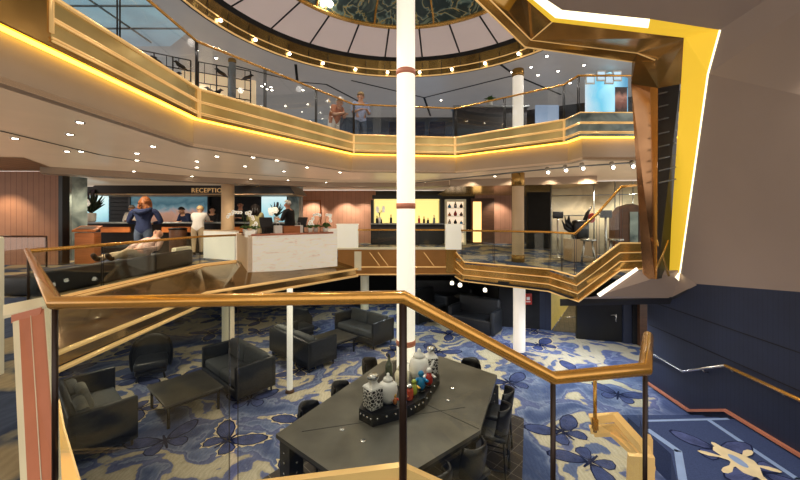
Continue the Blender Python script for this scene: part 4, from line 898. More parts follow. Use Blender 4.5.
for f, lab in ((.33, 'white paper bag on the marble desk beside the man in navy'), (.565, 'white paper bag on the marble desk beside the tilted monitor')):
    t = thing('paper_bag', lab, 'bag', desk_pt(f, .22), .6); b = MB(); b.rbox((0, 0, .11), (.2, .13, .22), .012); b.build('bag_body', 'white_cloth', t, True); b = MB(); b.tube([(-.05, 0, .21), (-.04, 0, .28), (.04, 0, .28), (.05, 0, .21)], .006, 6); b.build('handle', 'white_cloth', t, True)
t = thing('desk_tray', 'orange wooden box in the middle of the marble desk', 'box', desk_pt(.48, .3), .6)
for dx, dy, sx, sy in ((0, .14, .44, .02), (0, -.14, .44, .02), (.21, 0, .02, .28), (-.21, 0, .02, .28)): b = MB(); b.box((dx, dy, .1), (sx, sy, .2)); b.build('side', 'wood_plain', t, True)
b = MB(); b.box((0, 0, .1), (.40, .26, .12)); b.build('contents', 'orange', t, True)

# long reception counter, canopy with lettering
t = thing('reception_counter', 'long dark reception counter with grey stone top below the lettering', 'counter', (-7, 12, 0))
b = MB(); b.box((-7.4, 12.0, .49), (7.4, .55, .98)); b.build('front', 'black', t); b = MB(); b.rbox((-7.4, 11.95, 1.0), (7.6, .75, .05), .012); b.build('top', 'steel', t)
for x0 in (-9.35, -7.35, -5.4): b = MB(); b.box((x0, 11.70, .78), (.95, .06, .18)); b.build('wood_inlay', 'orange', t)
t = thing('canopy', 'black canopy over the reception counter carrying the sign lettering', 'canopy', (-7, 12.6, 2.0))
b = MB(); b.slab([E(-10.3, 12.0, 1.0), E(-3.75, 12.0, 1.0), E(-3.55, 12.0, .72), E(-10.75, 12.0, .72)], (0, 1.6, 0)); b.build('fascia', 'black', t); b = MB(); b.box((-7.15, 12.6, .70 + EYE), (7.1, 1.3, .03)); b.build('soffit', 'beige', t)
cu = bpy.data.curves.new('lettering', 'FONT'); cu.body = 'RECEPTION'; cu.size = .21; cu.extrude = .012; cu.align_x = 'CENTER'; cu.space_character = 1.12
tmp = bpy.data.objects.new('tmp', cu); COL.objects.link(tmp); dg = bpy.context.evaluated_depsgraph_get(); me = bpy.data.meshes.new_from_object(tmp.evaluated_get(dg)); bpy.data.objects.remove(tmp)
o = bpy.data.objects.new('sign_lettering', me); COL.objects.link(o); me.materials.clear(); me.materials.append(mat('letter_bronze', 'c9a06a', .35, .6, emit=.35)); o.rotation_euler = (PI / 2, 0, 0); o.location = (-6.42, 11.97, .76 + EYE)
tag(o, 'bronze capital lettering reading RECEPTION on the black canopy', 'sign')
t = thing('wall_painting', 'wide seascape painting of a shore behind the reception counter', 'painting', (-8.2, 13.7, 1.2))
b = MB(); b.box((-8.87, 13.70, .29 + EYE), (2.95, .05, 1.12)); b.build('canvas', mural('seascape', [(.0, hx('b98a72')), (.30, hx('d8a890')), (.40, hx('b9b2b4')), (.48, hx('7fa3ae')), (.62, hx('4c7686')), (.8, hx('6f95a0')), (1, hx('4a6c7c'))], 2.2, .35), t)
b = MB()
for x0, z0, sx, sz in ((-8.87, .88, 3.1, .06), (-8.87, -.29, 3.1, .06), (-10.39, .29, .08, 1.2), (-7.35, .29, .08, 1.2)): b.box((x0, 13.68, z0 + EYE), (sx, .09, sz))
b.build('frame', 'black', t)
def bouquet(label, loc, s=1.):
    t = thing('flower_arrangement', label, 'flowers', loc)
    b = MB(); b.lathe([(.10 * s, 0), (.14 * s, .05 * s), (.15 * s, .3 * s), (.13 * s, .32 * s)], (0, 0, 0), 20); b.build('vase', 'white2', t, True)
    r2 = random.Random(5)
    b = MB()
    for k in range(46):
        a = r2.uniform(0, 6.28); r_ = r2.uniform(.08, .42) * s; h = r2.uniform(.38, .85) * s; b.tube([(0, 0, .3 * s), (r_ * .5 * math.cos(a), r_ * .5 * math.sin(a), .3 * s + h * .5), (r_ * math.cos(a), r_ * math.sin(a), .25 * s + h)], .03, 5, rads=[.008, .035 * s, .004])
    b.build('leaves', 'dark_leaf', t, True)
    for k in range(12):
        a = r2.uniform(0, 6.28); r_ = r2.uniform(.05, .3) * s; b = MB(); c = V((r_ * math.cos(a), -.22 - .1 * r2.random(), r2.uniform(.42, .72) * s))
        for j in range(5): b.ball(c + V((.045 * math.cos(j * 1.26), -.01, .045 * math.sin(j * 1.26))), (.045, .03, .045), 7)
        b.build('blossom', 'petal', t, True)
    for k in range(5): b = MB(); x0 = r2.uniform(-.15, .15) * s; b.tube([(x0 * .4, 0, .5 * s), (x0, 0, .9 * s), (x0 * 1.3, 0, 1.15 * s)], .035, 6, rads=[.01, .045 * s, .012]); b.build('bloom_spike', 'purple', t, True)
bouquet('tall flower arrangement in a white vase before the pale blue panel at left', (-10.38, 11.95, 1.026), .95); bouquet('flower arrangement at the right end of the reception counter', (-4.1, 11.8, 1.026), .58)
# lectern and small things left of the counter
t = thing('lectern', 'orange wooden lectern with slanting top beside the dark reception counter', 'lectern', (-8.2, 9.35, 0), .3)
b = MB(); b.rbox((0, 0, .40), (.42, .38, .80), .02); b.build('body', 'wood_plain', t, True); b = MB(); b.rbox((0, -.02, .90), (.5, .44, .05), .015, tilt=('X', .25)); b.build('top', 'orange', t, True); b = MB(); b.box((0, -.06, .925), (.36, .26, .012), tilt=('X', .25)); b.build('inlay', 'brownwood', t, True)
t = thing('waste_bin', 'round dark brown bin in front of the reception counter', 'bin', (-7.05, 11.3, 0)); b = MB(); b.lathe([(.22, 0), (.24, .02), (.25, .78), (.24, .8)], (0, 0, 0), 20); b.build('body', 'brownwood', t, True); b = MB(); b.lathe([(.26, .8), (.26, .84), (.2, .86)], (0, 0, 0), 20); b.build('rim', 'black', t, True)
# dark bench behind the left railing
t = thing('bench', 'long low dark bench with its back to the left glass railing', 'bench', (-5.55, 7.2, 0)); dirb = V((.2, 3.7, 0)).normalized(); ang = math.atan2(dirb.y, dirb.x)
b = MB(); b.rbox((-5.75, 7.25, .16), (3.6, .62, .30), .05, ang); b.build('seat', 'leather', t); b = MB(); b.rbox((-5.42, 7.25, .20), (3.6, .14, .38), .05, ang); b.build('backrest', 'charcoal', t)
b = MB(); b.rbox((-5.60, 9.12, .22), (.14, .6, .44), .03, ang - PI / 2); b.build('end_panel', 'cream', t)
t = thing('screen_wall', 'cream stone upstand wall between left railing and marble desk', 'wall', (-5.1, 10.2, 0)); b = MB(); b.slab([E(-5.75, 10.4, -1.26), E(-4.55, 9.85, -1.26), E(-4.55, 9.85, -.46), E(-5.75, 10.4, -.46)], (.04, .1, 0)); b.build('panel', 'pilaster', t); b = MB(); b.slab([E(-5.77, 10.38, -.46), E(-4.53, 9.83, -.46), E(-4.53, 9.83, -.43), E(-5.77, 10.38, -.43)], (.05, .14, 0)); b.build('coping', 'beige', t)

# far bar niche, cabinet, shop exhibits
t = thing('back_bar', 'yellow lit bar niche in a black surround behind the central column', 'bar', (0, 15.7, 0))
b = MB()
for x0, z0, sx, sz in ((.3, .88, 3.0, .16), (-1.2, -.2, .12, 1.9), (1.78, -.2, .12, 1.9)): b.box((x0, 15.6, z0 + EYE - .1), (sx, .5, sz))
b.build('surround', 'black', t); b = MB(); b.box((.3, 15.85, .2 + EYE), (2.9, .04, 1.1)); b.build('lit_panel', 'yellow_glow', t)
b = MB(); b.box((.3, 15.3, -.82 + EYE), (3.0, .5, .85)); b.build('front', 'charcoal', t); b = MB(); b.rbox((.3, 15.25, -.38 + EYE), (3.1, .65, .06), .015); b.build('top', 'steel', t)
for i, (px, h, m_) in enumerate(((377, .3, 'black'), (381, .22, 'black'), (391, .34, 'charcoal'), (419, .3, 'red'), (424, .26, 'brownwood'), (428, .2, 'black'), (434, .32, 'steel'))):
    x0 = (px - 400) * 15.2 / F; t = thing('bottle', 'bottle standing on the lit bar niche counter', 'bottle', (x0, 15.2, -.348 + EYE), 0, 'bottles on the far bar'); b = MB(); b.lathe([(.05, 0), (.055, .02), (.055, h * .6), (.02, h * .75), (.02, h)], (0, 0, 0), 12); b.build('glass_body', m_, t, True); b = MB(); b.lathe([(.023, h), (.023, h + .03)], (0, 0, 0), 10); b.build('stopper', 'silver', t, True)
orch = thing('orchid', 'white flowers in a vase on the far bar left of the column', 'plant', ((379.5 - 400) * 15.1 / F, 15.1, -.348 + EYE)); b = MB(); b.lathe([(.05, 0), (.07, .25), (.06, .25)], (0, 0, 0), 12); b.build('vase', 'white2', orch, True)
b = MB()
for k in range(12): b.tube([(0, 0, .2), (.02 * math.cos(k), 0, .4), (.16 * math.cos(k * 2.1), .05 * math.sin(k), .58 + .06 * math.sin(k * 3))], .006, 5)
b.build('stems', 'leaf', orch, True)
for k in range(10): b = MB(); c = V((.17 * math.cos(k * 2.1), -.03, .58 + .09 * math.sin(k * 3))); [b.ball(c + V((.03 * math.cos(j * 1.26), 0, .03 * math.sin(j * 1.26))), (.035, .02, .035), 7) for j in range(5)]; b.build('blossom', 'petal', orch, True)
t = thing('display_cabinet', 'tall pale lit display cabinet with glass shelves right of the bar niche', 'cabinet', (2.35, 15.3, 0))
b = MB()
for x0, z0, sx, sz in ((1.97, -.33, .06, 1.86), (2.78, -.33, .06, 1.86), (2.375, .62, .87, .1), (2.375, -1.22, .87, .08)): b.box((x0, 15.3, z0 + EYE), (sx, .35, sz))
b.build('frame', 'cream', t); b = MB(); b.box((2.375, 15.46, -.3 + EYE), (.8, .02, 1.8)); b.build('back_panel', emis('cabinet_light', (.9, .72, .52), .7), t)
for k in range(4): b = MB(); b.box((2.375, 15.3, -.75 + k * .35 + EYE), (.78, .3, .02)); b.build('shelf', 'steel', t)
r3 = random.Random(3)
for k in range(4):
    for j in range(3):
        p = (2.12 + j * .25, 15.22, -.738 + k * .35 + EYE); m_ = ('red', 'black', 'brownwood', 'blue', 'orange', 'silver')[(k * 5 + j * 2) % 6]
        t = thing('ornament', 'small ornament on a shelf of the lit display cabinet', 'ornament', p, 0, 'ornaments in the display cabinet'); h = r3.uniform(.10, .2); b = MB(); b.lathe([(.05, 0), (.08, h * .4), (.05, h * .8), (.03, h)], (0, 0, 0), 14); b.build('body', m_, t, True); b = MB(); b.ball((0, 0, h + .02), .03, 8); b.build('knob', 'silver', t, True)
# exhibits on the right
def easel_screen(label, p, w, h):
    t = thing('display_screen', label, 'screen', (p.x, p.y, 0)); b = MB(); b.rbox((0, 0, p.z), (w, .05, h), .012); b.build('panel', 'black', t, True); b = MB(); b.tube([(0, .02, 0), (0, .02, p.z)], .03, 8); b.build('stand', 'silver', t, True); b = MB(); b.rbox((0, 0, .02), (.4, .34, .04), .015); b.build('foot', 'silver', t, True)
easel_screen('black screen on a pale stand left of the dark sculpture', D(558, 215, 10.4), .30, .2); easel_screen('dark brown screen on a stand right of the dark sculpture', D(606, 214, 9.4), .30, .2)
p = D(580, 220, 9.8); t = thing('sculpture', 'dark abstract sculpture with pointed fins and a red disc on a plinth', 'sculpture', (p.x, p.y, 0))
b = MB(); b.rbox((0, 0, .3), (.7, .5, .6), .02); b.build('plinth', 'beige', t, True)
b = MB(); b.rbox((0, 0, .85), (.42, .3, .55), .1); b.build('torso', 'black', t, True)
for pts in ([(-.15, 0, .8), (-.36, 0, 1.0), (-.42, 0, 1.22)], [(-.2, 0, .85), (-.32, 0, 1.1), (-.30, 0, 1.26)], [(-.15, 0, .75), (-.4, 0, .9), (-.5, 0, 1.12)], [(.1, 0, 1.0), (.2, 0, 1.3), (.32, 0, 1.5)]): b = MB(); b.tube(pts, .05, 8, rads=[.07, .05, .012]); b.build('fin', 'black', t, True)
b = MB(); b.ball((.27, -.1, 1.18), (.1, .03, .14), 12); b.build('disc', 'red', t, True)
p = D(606, 235, 9.0)
for i in range(2):
    q_ = V((p.x - .45 + i * .75, p.y + i * .1, 0)); t = thing('stool', ('pale metal stool left of the right-hand screen', 'pale metal stool under the right-hand screen')[i], 'stool', q_)
    b = MB(); b.lathe([(.17, .60), (.19, .63), (.17, .66)], (0, 0, 0), 18); b.build('seat', 'silver', t, True)
    for k in range(4): a = k * PI / 2 + .4; b = MB(); b.tube([(.22 * math.cos(a), .22 * math.sin(a), 0), (.12 * math.cos(a), .12 * math.sin(a), .62)], .015, 6); b.build('leg', 'silver', t, True)
    b = MB(); b.tube([(.18 * math.cos(a), .18 * math.sin(a), .2) for a in [k * PI / 6 for k in range(12)]], .01, 6, closed=True); b.build('footring', 'silver', t, True)
t = thing('arched_cabinet', 'brown arched cabinet beside the climbing handrail', 'cabinet', (6.6, 10.2, 0)); b = MB(); b.slab([(6.2, 10.25, 0), (7.1, 10.05, 0), (7.1, 10.05, 1.25), (6.9, 10.1, 1.5), (6.65, 10.15, 1.58), (6.4, 10.2, 1.5), (6.2, 10.25, 1.25)], (0, .3, 0)); b.build('body', 'brownwood', t); b = MB(); b.slab([(6.55, 10.14, .2), (6.75, 10.1, .2), (6.75, 10.1, 1.35), (6.55, 10.14, 1.35)], (0, -.02, 0)); b.build('glass_door', 'stone', t)

# ================================================================= UPPER DECK THINGS
def bird_screen(label, p, q, z0, z1):
    t = thing('bird_screen', label, 'screen', (p[0], p[1], z0)); P, Q_ = V((p[0], p[1], 0)), V((q[0], q[1], 0)); L = (Q_ - P).length; r4 = random.Random(int(L * 100))
    b = MB(); nx = max(2, int(L / .34)); nz = 8
    for i in range(nx + 1): x_ = P.lerp(Q_, i / nx); b.tube([(x_.x, x_.y, z0), (x_.x, x_.y, z1)], .018, 4)
    for k in range(nz + 1): z = z0 + (z1 - z0) * k / nz; b.tube([(P.x, P.y, z), (Q_.x, Q_.y, z)], .014, 4)
    for i in range(nx):
        for k in range(nz):
            x_ = P.lerp(Q_, (i + r4.choice((.33, .66))) / nx); z = z0 + (z1 - z0) * k / nz; b.tube([(x_.x, x_.y, z), (x_.x, x_.y, z + (z1 - z0) / nz)], .01, 4)
    b.build('lattice', 'black_matt', t)
    for i in range(nx):
        for k in range(1, nz):
            if r4.random() < .55:
                x_ = P.lerp(Q_, (i + r4.random()) / nx); z = z0 + (z1 - z0) * k / nz + .05; s = r4.choice((-1, 1)); d = (Q_ - P).normalized() * s; c = V((x_.x, x_.y, z)); b = MB()
                b.tube([c - d * .16 + V((0, 0, -.07)), c - d * .06, c + d * .05 + V((0, 0, .05)), c + d * .10 + V((0, 0, .11)), c + d * .16 + V((0, 0, .10))], .03, 7, rads=[.008, .045, .05, .032, .004]); b.build('bird', 'black_matt', t)
    return t
bird_screen('black lattice screen with perched bird shapes, its left wing in blue light', (-7.3, 7.3), (-5.15, 8.75), UF, UC - .1)
bird_screen('black lattice screen with perched bird shapes in front of warm light at the left column', (-5.0, 8.82), (-3.95, 9.4), UF, UC - .1)
b = MB(); b.slab([E(-5.9, 9.6, 1.75), E(-4.2, 10.3, 1.75), E(-4.2, 10.3, 3.9), E(-5.9, 9.6, 3.9)], (0, .08, 0)); struct('wall_back', b, emis('warm_lit_wall', (.95, .70, .42), .3))  # warm light behind the screen, put into the wall as emission
t = thing('potted_plant', 'small green plant on the upper bar shelf behind the right railing', 'plant', (2.75, 10.85, UF + 1.545)); b = MB(); b.lathe([(.07, 0), (.09, .14), (.08, .14)], (0, 0, 0), 14); b.build('pot', 'white2', t, True); b = MB()
for k in range(20): a = k * 2.4; b.tube([(0, 0, .12), (.08 * math.cos(a), .08 * math.sin(a), .28), (.2 * math.cos(a), .2 * math.sin(a), .22 + .1 * math.sin(k))], .02, 5, rads=[.006, .022, .003])
b.build('leaves', 'leaf', t, True)
t = thing('bar_shelf', 'dark upper-deck bar back with shelf of glassware behind the right railing', 'bar', (2.7, 11.0, UF)); b = MB(); b.box((2.75, 11.0, UF + .75), (2.2, .4, 1.5)); b.build('body', 'charcoal', t); b = MB(); b.rbox((2.75, 10.95, UF + 1.52), (2.3, .55, .05), .012); b.build('top', 'steel', t)
for k in range(3):
    t = thing('upholstered_chair', 'dark blue high-backed chair on the upper deck behind the far railing', 'chair', (-.1 + k * .62, 11.2, UF), 0, 'chairs behind the upper railing'); b = MB(); b.rbox((0, 0, .42), (.5, .5, .12), .04); b.build('seat', 'blue_wall', t, True); b = MB(); b.rbox((0, -.22, .78), (.5, .1, .7), .045); b.build('backrest', 'blue_wall', t, True)
    for sx in (-1, 1):
        for sy in (-1, 1): b = MB(); b.tube([(sx * .2, sy * .2, 0), (sx * .2, sy * .2, .38)], .018, 6); b.build('leg', 'black', t, True)
t = thing('wall_screen', 'blue glowing wall screen beyond the far upper railing', 'screen', (1.0, 13.2, 3.4)); b = MB(); b.rbox((.95, 13.2, 2.55 + EYE), (1.5, .06, .8), .01); b.build('frame', 'black', t); b = MB(); b.box((.95, 13.16, 2.55 + EYE), (1.4, .01, .7)); b.build('display', emis('screen_blue', (.12, .32, .55), 1.3), t)
t = thing('tall_panel', 'tall blue-grey lit panel behind the right upper railing', 'panel', (5.4, 11.5, UF)); b = MB(); b.box((4.75, 11.5, UF + .9), (.75, .06, 1.8)); b.build('board', emis('blue_grey_lit', (.2, .26, .36), .6), t); b = MB(); b.box((4.75, 11.47, UF + .9), (.8, .03, .04)); b.build('rail', 'black', t)
for i, px in enumerate((590, 601, 609, 617)):
    p = D(px, 79 - (i % 2) * 3, 9.4); t = thing('wall_frame', 'white picture frame high above the blue window on the upper right', 'picture', p, 0, 'frames above the upper right window'); b = MB(); b.rbox((0, 0, 0), (.24, .03, .28), .006); b.build('frame', 'white2', t, True); b = MB(); b.box((0, -.018, 0), (.18, .006, .2)); b.build('print', emis('print_blue', (.5, .7, .85), .6), t, True)
p = D(621, 100, 9.3); t = thing('wall_poster', 'reddish-brown abstract poster beside the copper pillar on the upper right', 'poster', p); b = MB(); b.box((0, 0, 0), (.30, .03, .62)); b.build('board', mural('poster_print', [(0, hx('2a1a18')), (.4, hx('8a5044')), (.6, hx('c98f7c')), (.8, hx('3a2420'))], 5., .25), t, True); b = MB(); b.box((0, -.01, .32), (.32, .03, .02)); b.build('edge', 'black', t, True)
# ================================================================= PEOPLE
def person(label, loc, rz, J, hair, hairm, top, bottom, skin='skin', sleeve='long', face_dir=None, cat='person', head_r=.095):
    """J: joint name -> local position (front is +Y). One skinned continuous body; clothes, hair and shoes are children."""
    j = {k: V(v) for k, v in J.items()}
    names, rad, edges = [], [], []
    def vtx(n, p, r): names.append((n, V(p))); rad.append(r); return len(names) - 1
    pel = vtx('torso', j['pelvis'], .135)
    bel = vtx('torso', j['pelvis'].lerp(j['chest'], .5), .13); che = vtx('torso', j['chest'], .145); nk = vtx('neck', j['chest'].lerp(j['head'], .52), .058)
    hd0 = vtx('head', j['chest'].lerp(j['head'], .80), .075); up = (j['head'] - j['chest']).normalized()
    hd1 = vtx('head', j['head'], head_r); hd2 = vtx('head', j['head'] + up * .085, head_r * .78)
    edges += [(pel, bel), (bel, che), (che, nk), (nk, hd0), (hd0, hd1), (hd1, hd2)]
    for s in ('l', 'r'):
        sh = vtx('upperarm', j['shoulder_' + s], .068); el = vtx('forearm', j['elbow_' + s], .047); wr = vtx('hand', j['hand_' + s], .028)
        edges += [(che, sh), (sh, el), (el, wr)]
        d = (j['hand_' + s] - j['elbow_' + s]).normalized(); side = d.cross(V((0, 0, 1)) if abs(d.z) < .8 else V((0, 1, 0))).normalized(); dn = d.cross(side).normalized() * (-1)
        pm = vtx('hand', j['hand_' + s] + d * .06, .034); edges.append((wr, pm))
        for k, (o_, ln) in enumerate(((-.028, .062), (-.010, .074), (.010, .070), (.027, .055))):
            f0 = vtx('hand', j['hand_' + s] + d * .10 + side * o_, .0095); f1 = vtx('hand', j['hand_' + s] + d * (.10 + ln * .55) + side * o_ * 1.15 - dn * .008, .0085); f2 = vtx('hand', j['hand_' + s] + d * (.10 + ln * .95) + side * o_ * 1.2 - dn * .026, .007)
            edges += [(pm, f0), (f0, f1), (f1, f2)]
        t0_ = vtx('hand', j['hand_' + s] + d * .045 - side * .045, .011); t1_ = vtx('hand', j['hand_' + s] + d * .085 - side * .062 - dn * .01, .009); edges += [(pm, t0_), (t0_, t1_)]
        hp = vtx('thigh', j['hip_' + s], .105); kn = vtx('shin', j['knee_' + s], .066); an = vtx('foot', j['ankle_' + s], .045); fd = j.get('toe_' + s, j['ankle_' + s] + V((0, .17, -.04))); to = vtx('foot', fd, .038)
        edges += [(pel, hp), (hp, kn), (kn, an), (an, to)]
    me = bpy.data.meshes.new('person_body'); me.from_pydata([tuple(p) for _, p in names], edges, []); me.update()
    o = bpy.data.objects.new('person_body', me); COL.objects.link(o)
    sk = o.modifiers.new('s', 'SKIN'); sk.use_smooth_shade = True
    for i, d in enumerate(me.skin_vertices[0].data): d.radius = (rad[i], rad[i]); d.use_root = (i == 0)
    sb = o.modifiers.new('b', 'SUBSURF'); sb.levels = 1; sb.render_levels = 1
    dg = bpy.context.evaluated_depsgraph_get(); dg.update(); bm_ = bpy.data.meshes.new_from_object(o.evaluated_get(dg)); bpy.data.objects.remove(o)
    VS = [v.co.copy() for v in bm_.vertices]; FS = [list(p.vertices) for p in bm_.polygons]; NR = [v.normal.copy() for v in bm_.vertices]
    segs = [(names[a], names[c]) for a, c in edges]
    def region(p):
        best, bd = None, 1e9
        for (na, a), (nb, c) in segs:
            ab = c - a; tt = max(0, min(1, (p - a).dot(ab) / max(1e-9, ab.length_squared))); dd = (p - (a + ab * tt)).length
            if na == 'torso' and nb in ('thigh',): rg = 'hips'
            elif na == 'torso' and nb == 'upperarm': rg = 'torso'
            elif na == 'upperarm': rg = 'upperarm'
            elif na == 'forearm' and nb == 'hand': rg = 'forearm' if tt < .92 else 'hand'
            elif na == 'thigh': rg = 'thigh'
            elif na == 'shin': rg = 'shin' if tt < .9 else 'foot'
            elif na == 'torso' and nb == 'neck': rg = 'torso' if tt < .45 else 'neck'
            elif na == 'torso': rg = 'hips' if (p - j['pelvis']).dot((j['chest'] - j['pelvis']).normalized()) < .0 else 'torso'
            else: rg = nb
            if dd < bd: bd, best = dd, rg
        return best
    FR = [region(sum((VS[i] for i in f), V()) / len(f)) for f in FS]
    t = thing('person', label, cat, loc, rz)
    b = MB(); b.add(VS, FS, 0, True)
    fw = (V(face_dir) if face_dir else V((0, 1, 0))).normalized(); fw = (fw - up * fw.dot(up)).normalized(); rt_ = fw.cross(up).normalized(); hc = j['head'] + up * .02; long_ = hair == 'long'
    def hp_(x, y, z): return hc + rt_ * x + fw * y + up * z
    R = M((rt_, fw, up)).transposed()
    b.ball(hp_(0, .10, -.02), (.016, .026, .028), 8, 0, R)
    for s in (-1, 1): b.ball(hp_(s * (.078 if long_ else .094), 0, -.01), (.012, .026, .034), 8, 0, R)
    b.build('body', skin, t, True)
    for s in (-1, 1): b = MB(); b.ball(hp_(s * .034, .088, .012), (.014, .010, .009), 8, 0, R); b.build('eye', 'eye', t, True)
    b = MB(); b.ball(hp_(0, .085, -.062), (.026, .010, .007), 8, 0, R); b.build('mouth', 'lip', t, True)
    def cloth(n, regs, m, off_):
        fs = [f for f, r_ in zip(FS, FR) if r_ in regs]
        if not fs: return
        used = sorted({i for f in fs for i in f}); mp = {v: k for k, v in enumerate(used)}
        b = MB(); b.add([VS[i] + NR[i] * off_ for i in used], [[mp[i] for i in f] for f in fs], 0, True); b.build(n, m, t, True)
    arms = {'long': ('upperarm', 'forearm'), 'short': ('upperarm',), 'none': ()}[sleeve]
    cloth('top', ('torso', 'hips') + arms, top, .014); cloth('trousers', ('hips', 'thigh', 'shin'), bottom, .010); cloth('shoes', ('foot',), 'black', .008)
    if hair != 'none':
        b = MB(); n = 16; h = 10; vs = []; kk = 1.12
        for i in range(h + 1):
            th = PI * i / h * (.62 if hair != 'long' else .80)
            for q in range(n):
                a = 2 * PI * q / n; x, y, z = math.sin(th) * math.cos(a), math.sin(th) * math.sin(a), math.cos(th)
                if y > 0 and z < .45: y *= .45; x *= .97; z = max(z, .38)     # hairline above the brow
                sc = head_r * kk; vs.append(hp_(x * sc, y * sc * 1.08 - .012, z * sc * 1.15 + .02))
        b.add(vs, [(i * n + q, i * n + (q + 1) % n, (i + 1) * n + (q + 1) % n, (i + 1) * n + q) for i in range(h) for q in range(n)], 0, True)
        if hair == 'long':
            for k in range(19):
                a = PI * .88 + PI * 1.24 * k / 18; x, y = math.cos(a) * .098, math.sin(a) * .098 - .01; b.tube([hp_(x * .85, y * .85, .07), hp_(x * 1.12, y * 1.12, -.03), hp_(x * 1.25, y * 1.15, -.13), hp_(x * 1.4, y * 1.25, -.23 - .02 * (k % 3))], .03, 6, rads=[.036, .042, .04, .018])
        if hair == 'bun': b.ball(hp_(0, -.13, .05), .045, 8)
        b.build('hair', hairm, t, True)
    return t
def standing(h=1.68, lean=0., turn=0., arms='down', w=.19):
    k = h / 1.68
    J = dict(pelvis=(0, 0, .93), chest=(0, lean * .42, 1.28 - .12 * abs(lean)), head=(0, lean * .62 + .03, 1.555 - .22 * abs(lean)), hip_l=(-.10, 0, .87), hip_r=(.10, 0, .87), knee_l=(-.11, .02, .48), knee_r=(.11, .02, .48), ankle_l=(-.11, -.02, .08), ankle_r=(.11, -.02, .08))
    sy = lean * .42; sz = 1.36 - .12 * abs(lean)
    for s, g in (('l', -1), ('r', 1)):
        J['shoulder_' + s] = (g * w, sy, sz)
        if arms == 'down': J['elbow_' + s] = (g * (w + .06), sy - .03, sz - .29); J['hand_' + s] = (g * (w + .05), sy + .06, sz - .53)
        elif arms == 'front': J['elbow_' + s] = (g * (w + .05), sy + .08, sz - .27); J['hand_' + s] = (g * (w - .08), sy + .28, sz - .24)
        elif arms == 'hips': J['elbow_' + s] = (g * (w + .15), sy - .05, sz - .27); J['hand_' + s] = (g * (w + .0), sy + .12, sz - .34)
        elif arms == 'wide': J['elbow_' + s] = (g * (w + .12), sy + .04, sz - .27); J['hand_' + s] = (g * (w - .12), sy + .26, sz - .30)
        elif arms == 'reach': J['elbow_' + s] = (g * (w + .03), sy + .2, sz - .18); J['hand_' + s] = (g * (w - .02), sy + .44, sz - .22)
    return {n: (p[0] * k, p[1] * k, p[2] * k) for n, p in J.items()}
w_ = person('woman with long auburn hair in a navy hooded jacket, seen from behind', (-6.25, 8.65, 0), .25, standing(1.70, .15, arms='wide', w=.235), 'long', 'hair_auburn', 'navy_cloth', 'jeans', head_r=.112)
b = MB(); b.tube([(-.15, .07, 1.42), (-.13, -.06, 1.37), (0, -.13, 1.32), (.13, -.06, 1.37), (.15, .07, 1.42)], .06, 10, rads=[.035, .06, .075, .06, .035]); b.build('hood', 'navy_cloth', w_, True)
sit = dict(pelvis=(0, -.05, .52), chest=(0, -.24, .83), head=(0, -.22, 1.10), hip_l=(-.1, .0, .50), hip_r=(.1, .0, .50), knee_l=(-.13, .40, .52), knee_r=(.13, .40, .52), ankle_l=(-.13, .46, .08), ankle_r=(.13, .46, .08),
    shoulder_l=(-.2, -.22, .9), shoulder_r=(.2, -.22, .9), elbow_l=(-.34, -.1, .68), elbow_r=(.34, -.1, .68), hand_l=(-.18, .12, .62), hand_r=(.18, .12, .62))
sit = dict(pelvis=(0, 0, .52), chest=(0, -.34, .70), head=(.02, -.55, .92), hip_l=(-.1, .06, .50), hip_r=(.1, .06, .50), knee_l=(-.13, .44, .62), knee_r=(.13, .46, .54), ankle_l=(-.13, .82, .50), ankle_r=(.13, .86, .50), toe_l=(-.13, .90, .62), toe_r=(.13, .94, .62),
    shoulder_l=(-.2, -.34, .76), shoulder_r=(.2, -.34, .76), elbow_l=(-.32, -.12, .62), elbow_r=(.32, -.12, .62), hand_l=(-.16, .1, .64), hand_r=(.16, .1, .64))
person('bald man reclining on the dark bench in a pink striped shirt', (-5.66, 7.72, -.10), PI - .1, sit, 'none', None, 'plaid', 'beige_cloth', skin='skin', head_r=.118, face_dir=(0, 1, .3))
person('blond guest in a white top leaning on the reception counter', (-6.32, 11.1, 0), .25, standing(1.62, .42, arms='reach'), 'short', 'hair_blond', 'white_cloth', 'beige_cloth')
person('dark-haired receptionist in blue bending over the counter toward the blond guest', (-7.6, 12.85, 0), PI - .3, standing(1.62, .5, arms='front'), 'short', 'hair_dark', 'navy_cloth', 'black_cloth')
person('dark-haired receptionist in a black jacket facing out beside the beige column', (-6.78, 12.9, 0), PI, standing(1.55, .05, arms='front'), 'bun', 'hair_dark', 'black_cloth', 'black_cloth')
person('fair-haired receptionist in white at the left end of the counter', (-9.55, 12.75, 0), PI + .3, standing(1.62, .2, arms='front'), 'short', 'hair_grey', 'white_cloth', 'black_cloth')
person('bald receptionist in a dark suit standing behind the arching orchid', (-5.7, 12.75, 0), PI, standing(1.74, .03, arms='front'), 'none', None, 'black_cloth', 'black_cloth', skin='skin_b')
person('woman with dark hair in an olive top at the counter behind the marble desk', (-4.5, 11.05, 0), .35, standing(1.60, .18, arms='reach'), 'long', 'hair_dark', 'olive_cloth', 'beige_cloth', sleeve='short')
person('grey-haired man in a navy polo shirt standing behind the marble desk', (-3.38, 10.95, 0), PI / 2 - .2, standing(1.72, .1, arms='front', w=.21), 'short', 'hair_grey', 'black_cloth', 'white_cloth', sleeve='short', skin='skin_b')
person('blond guest in a pale blue and white top standing at the upper railing', (-1.12, 9.95, UF), PI + .4, standing(1.66, .08, arms='front'), 'short', 'hair_blond', 'pale_blue_cloth', 'jeans', sleeve='short')
person('guest in a rust brown shirt bending forward at the upper railing', (-1.75, 9.35, UF), PI + .9, standing(1.32, .45, arms='front'), 'short', 'hair_grey', 'rust_cloth', 'white_cloth', sleeve='short')

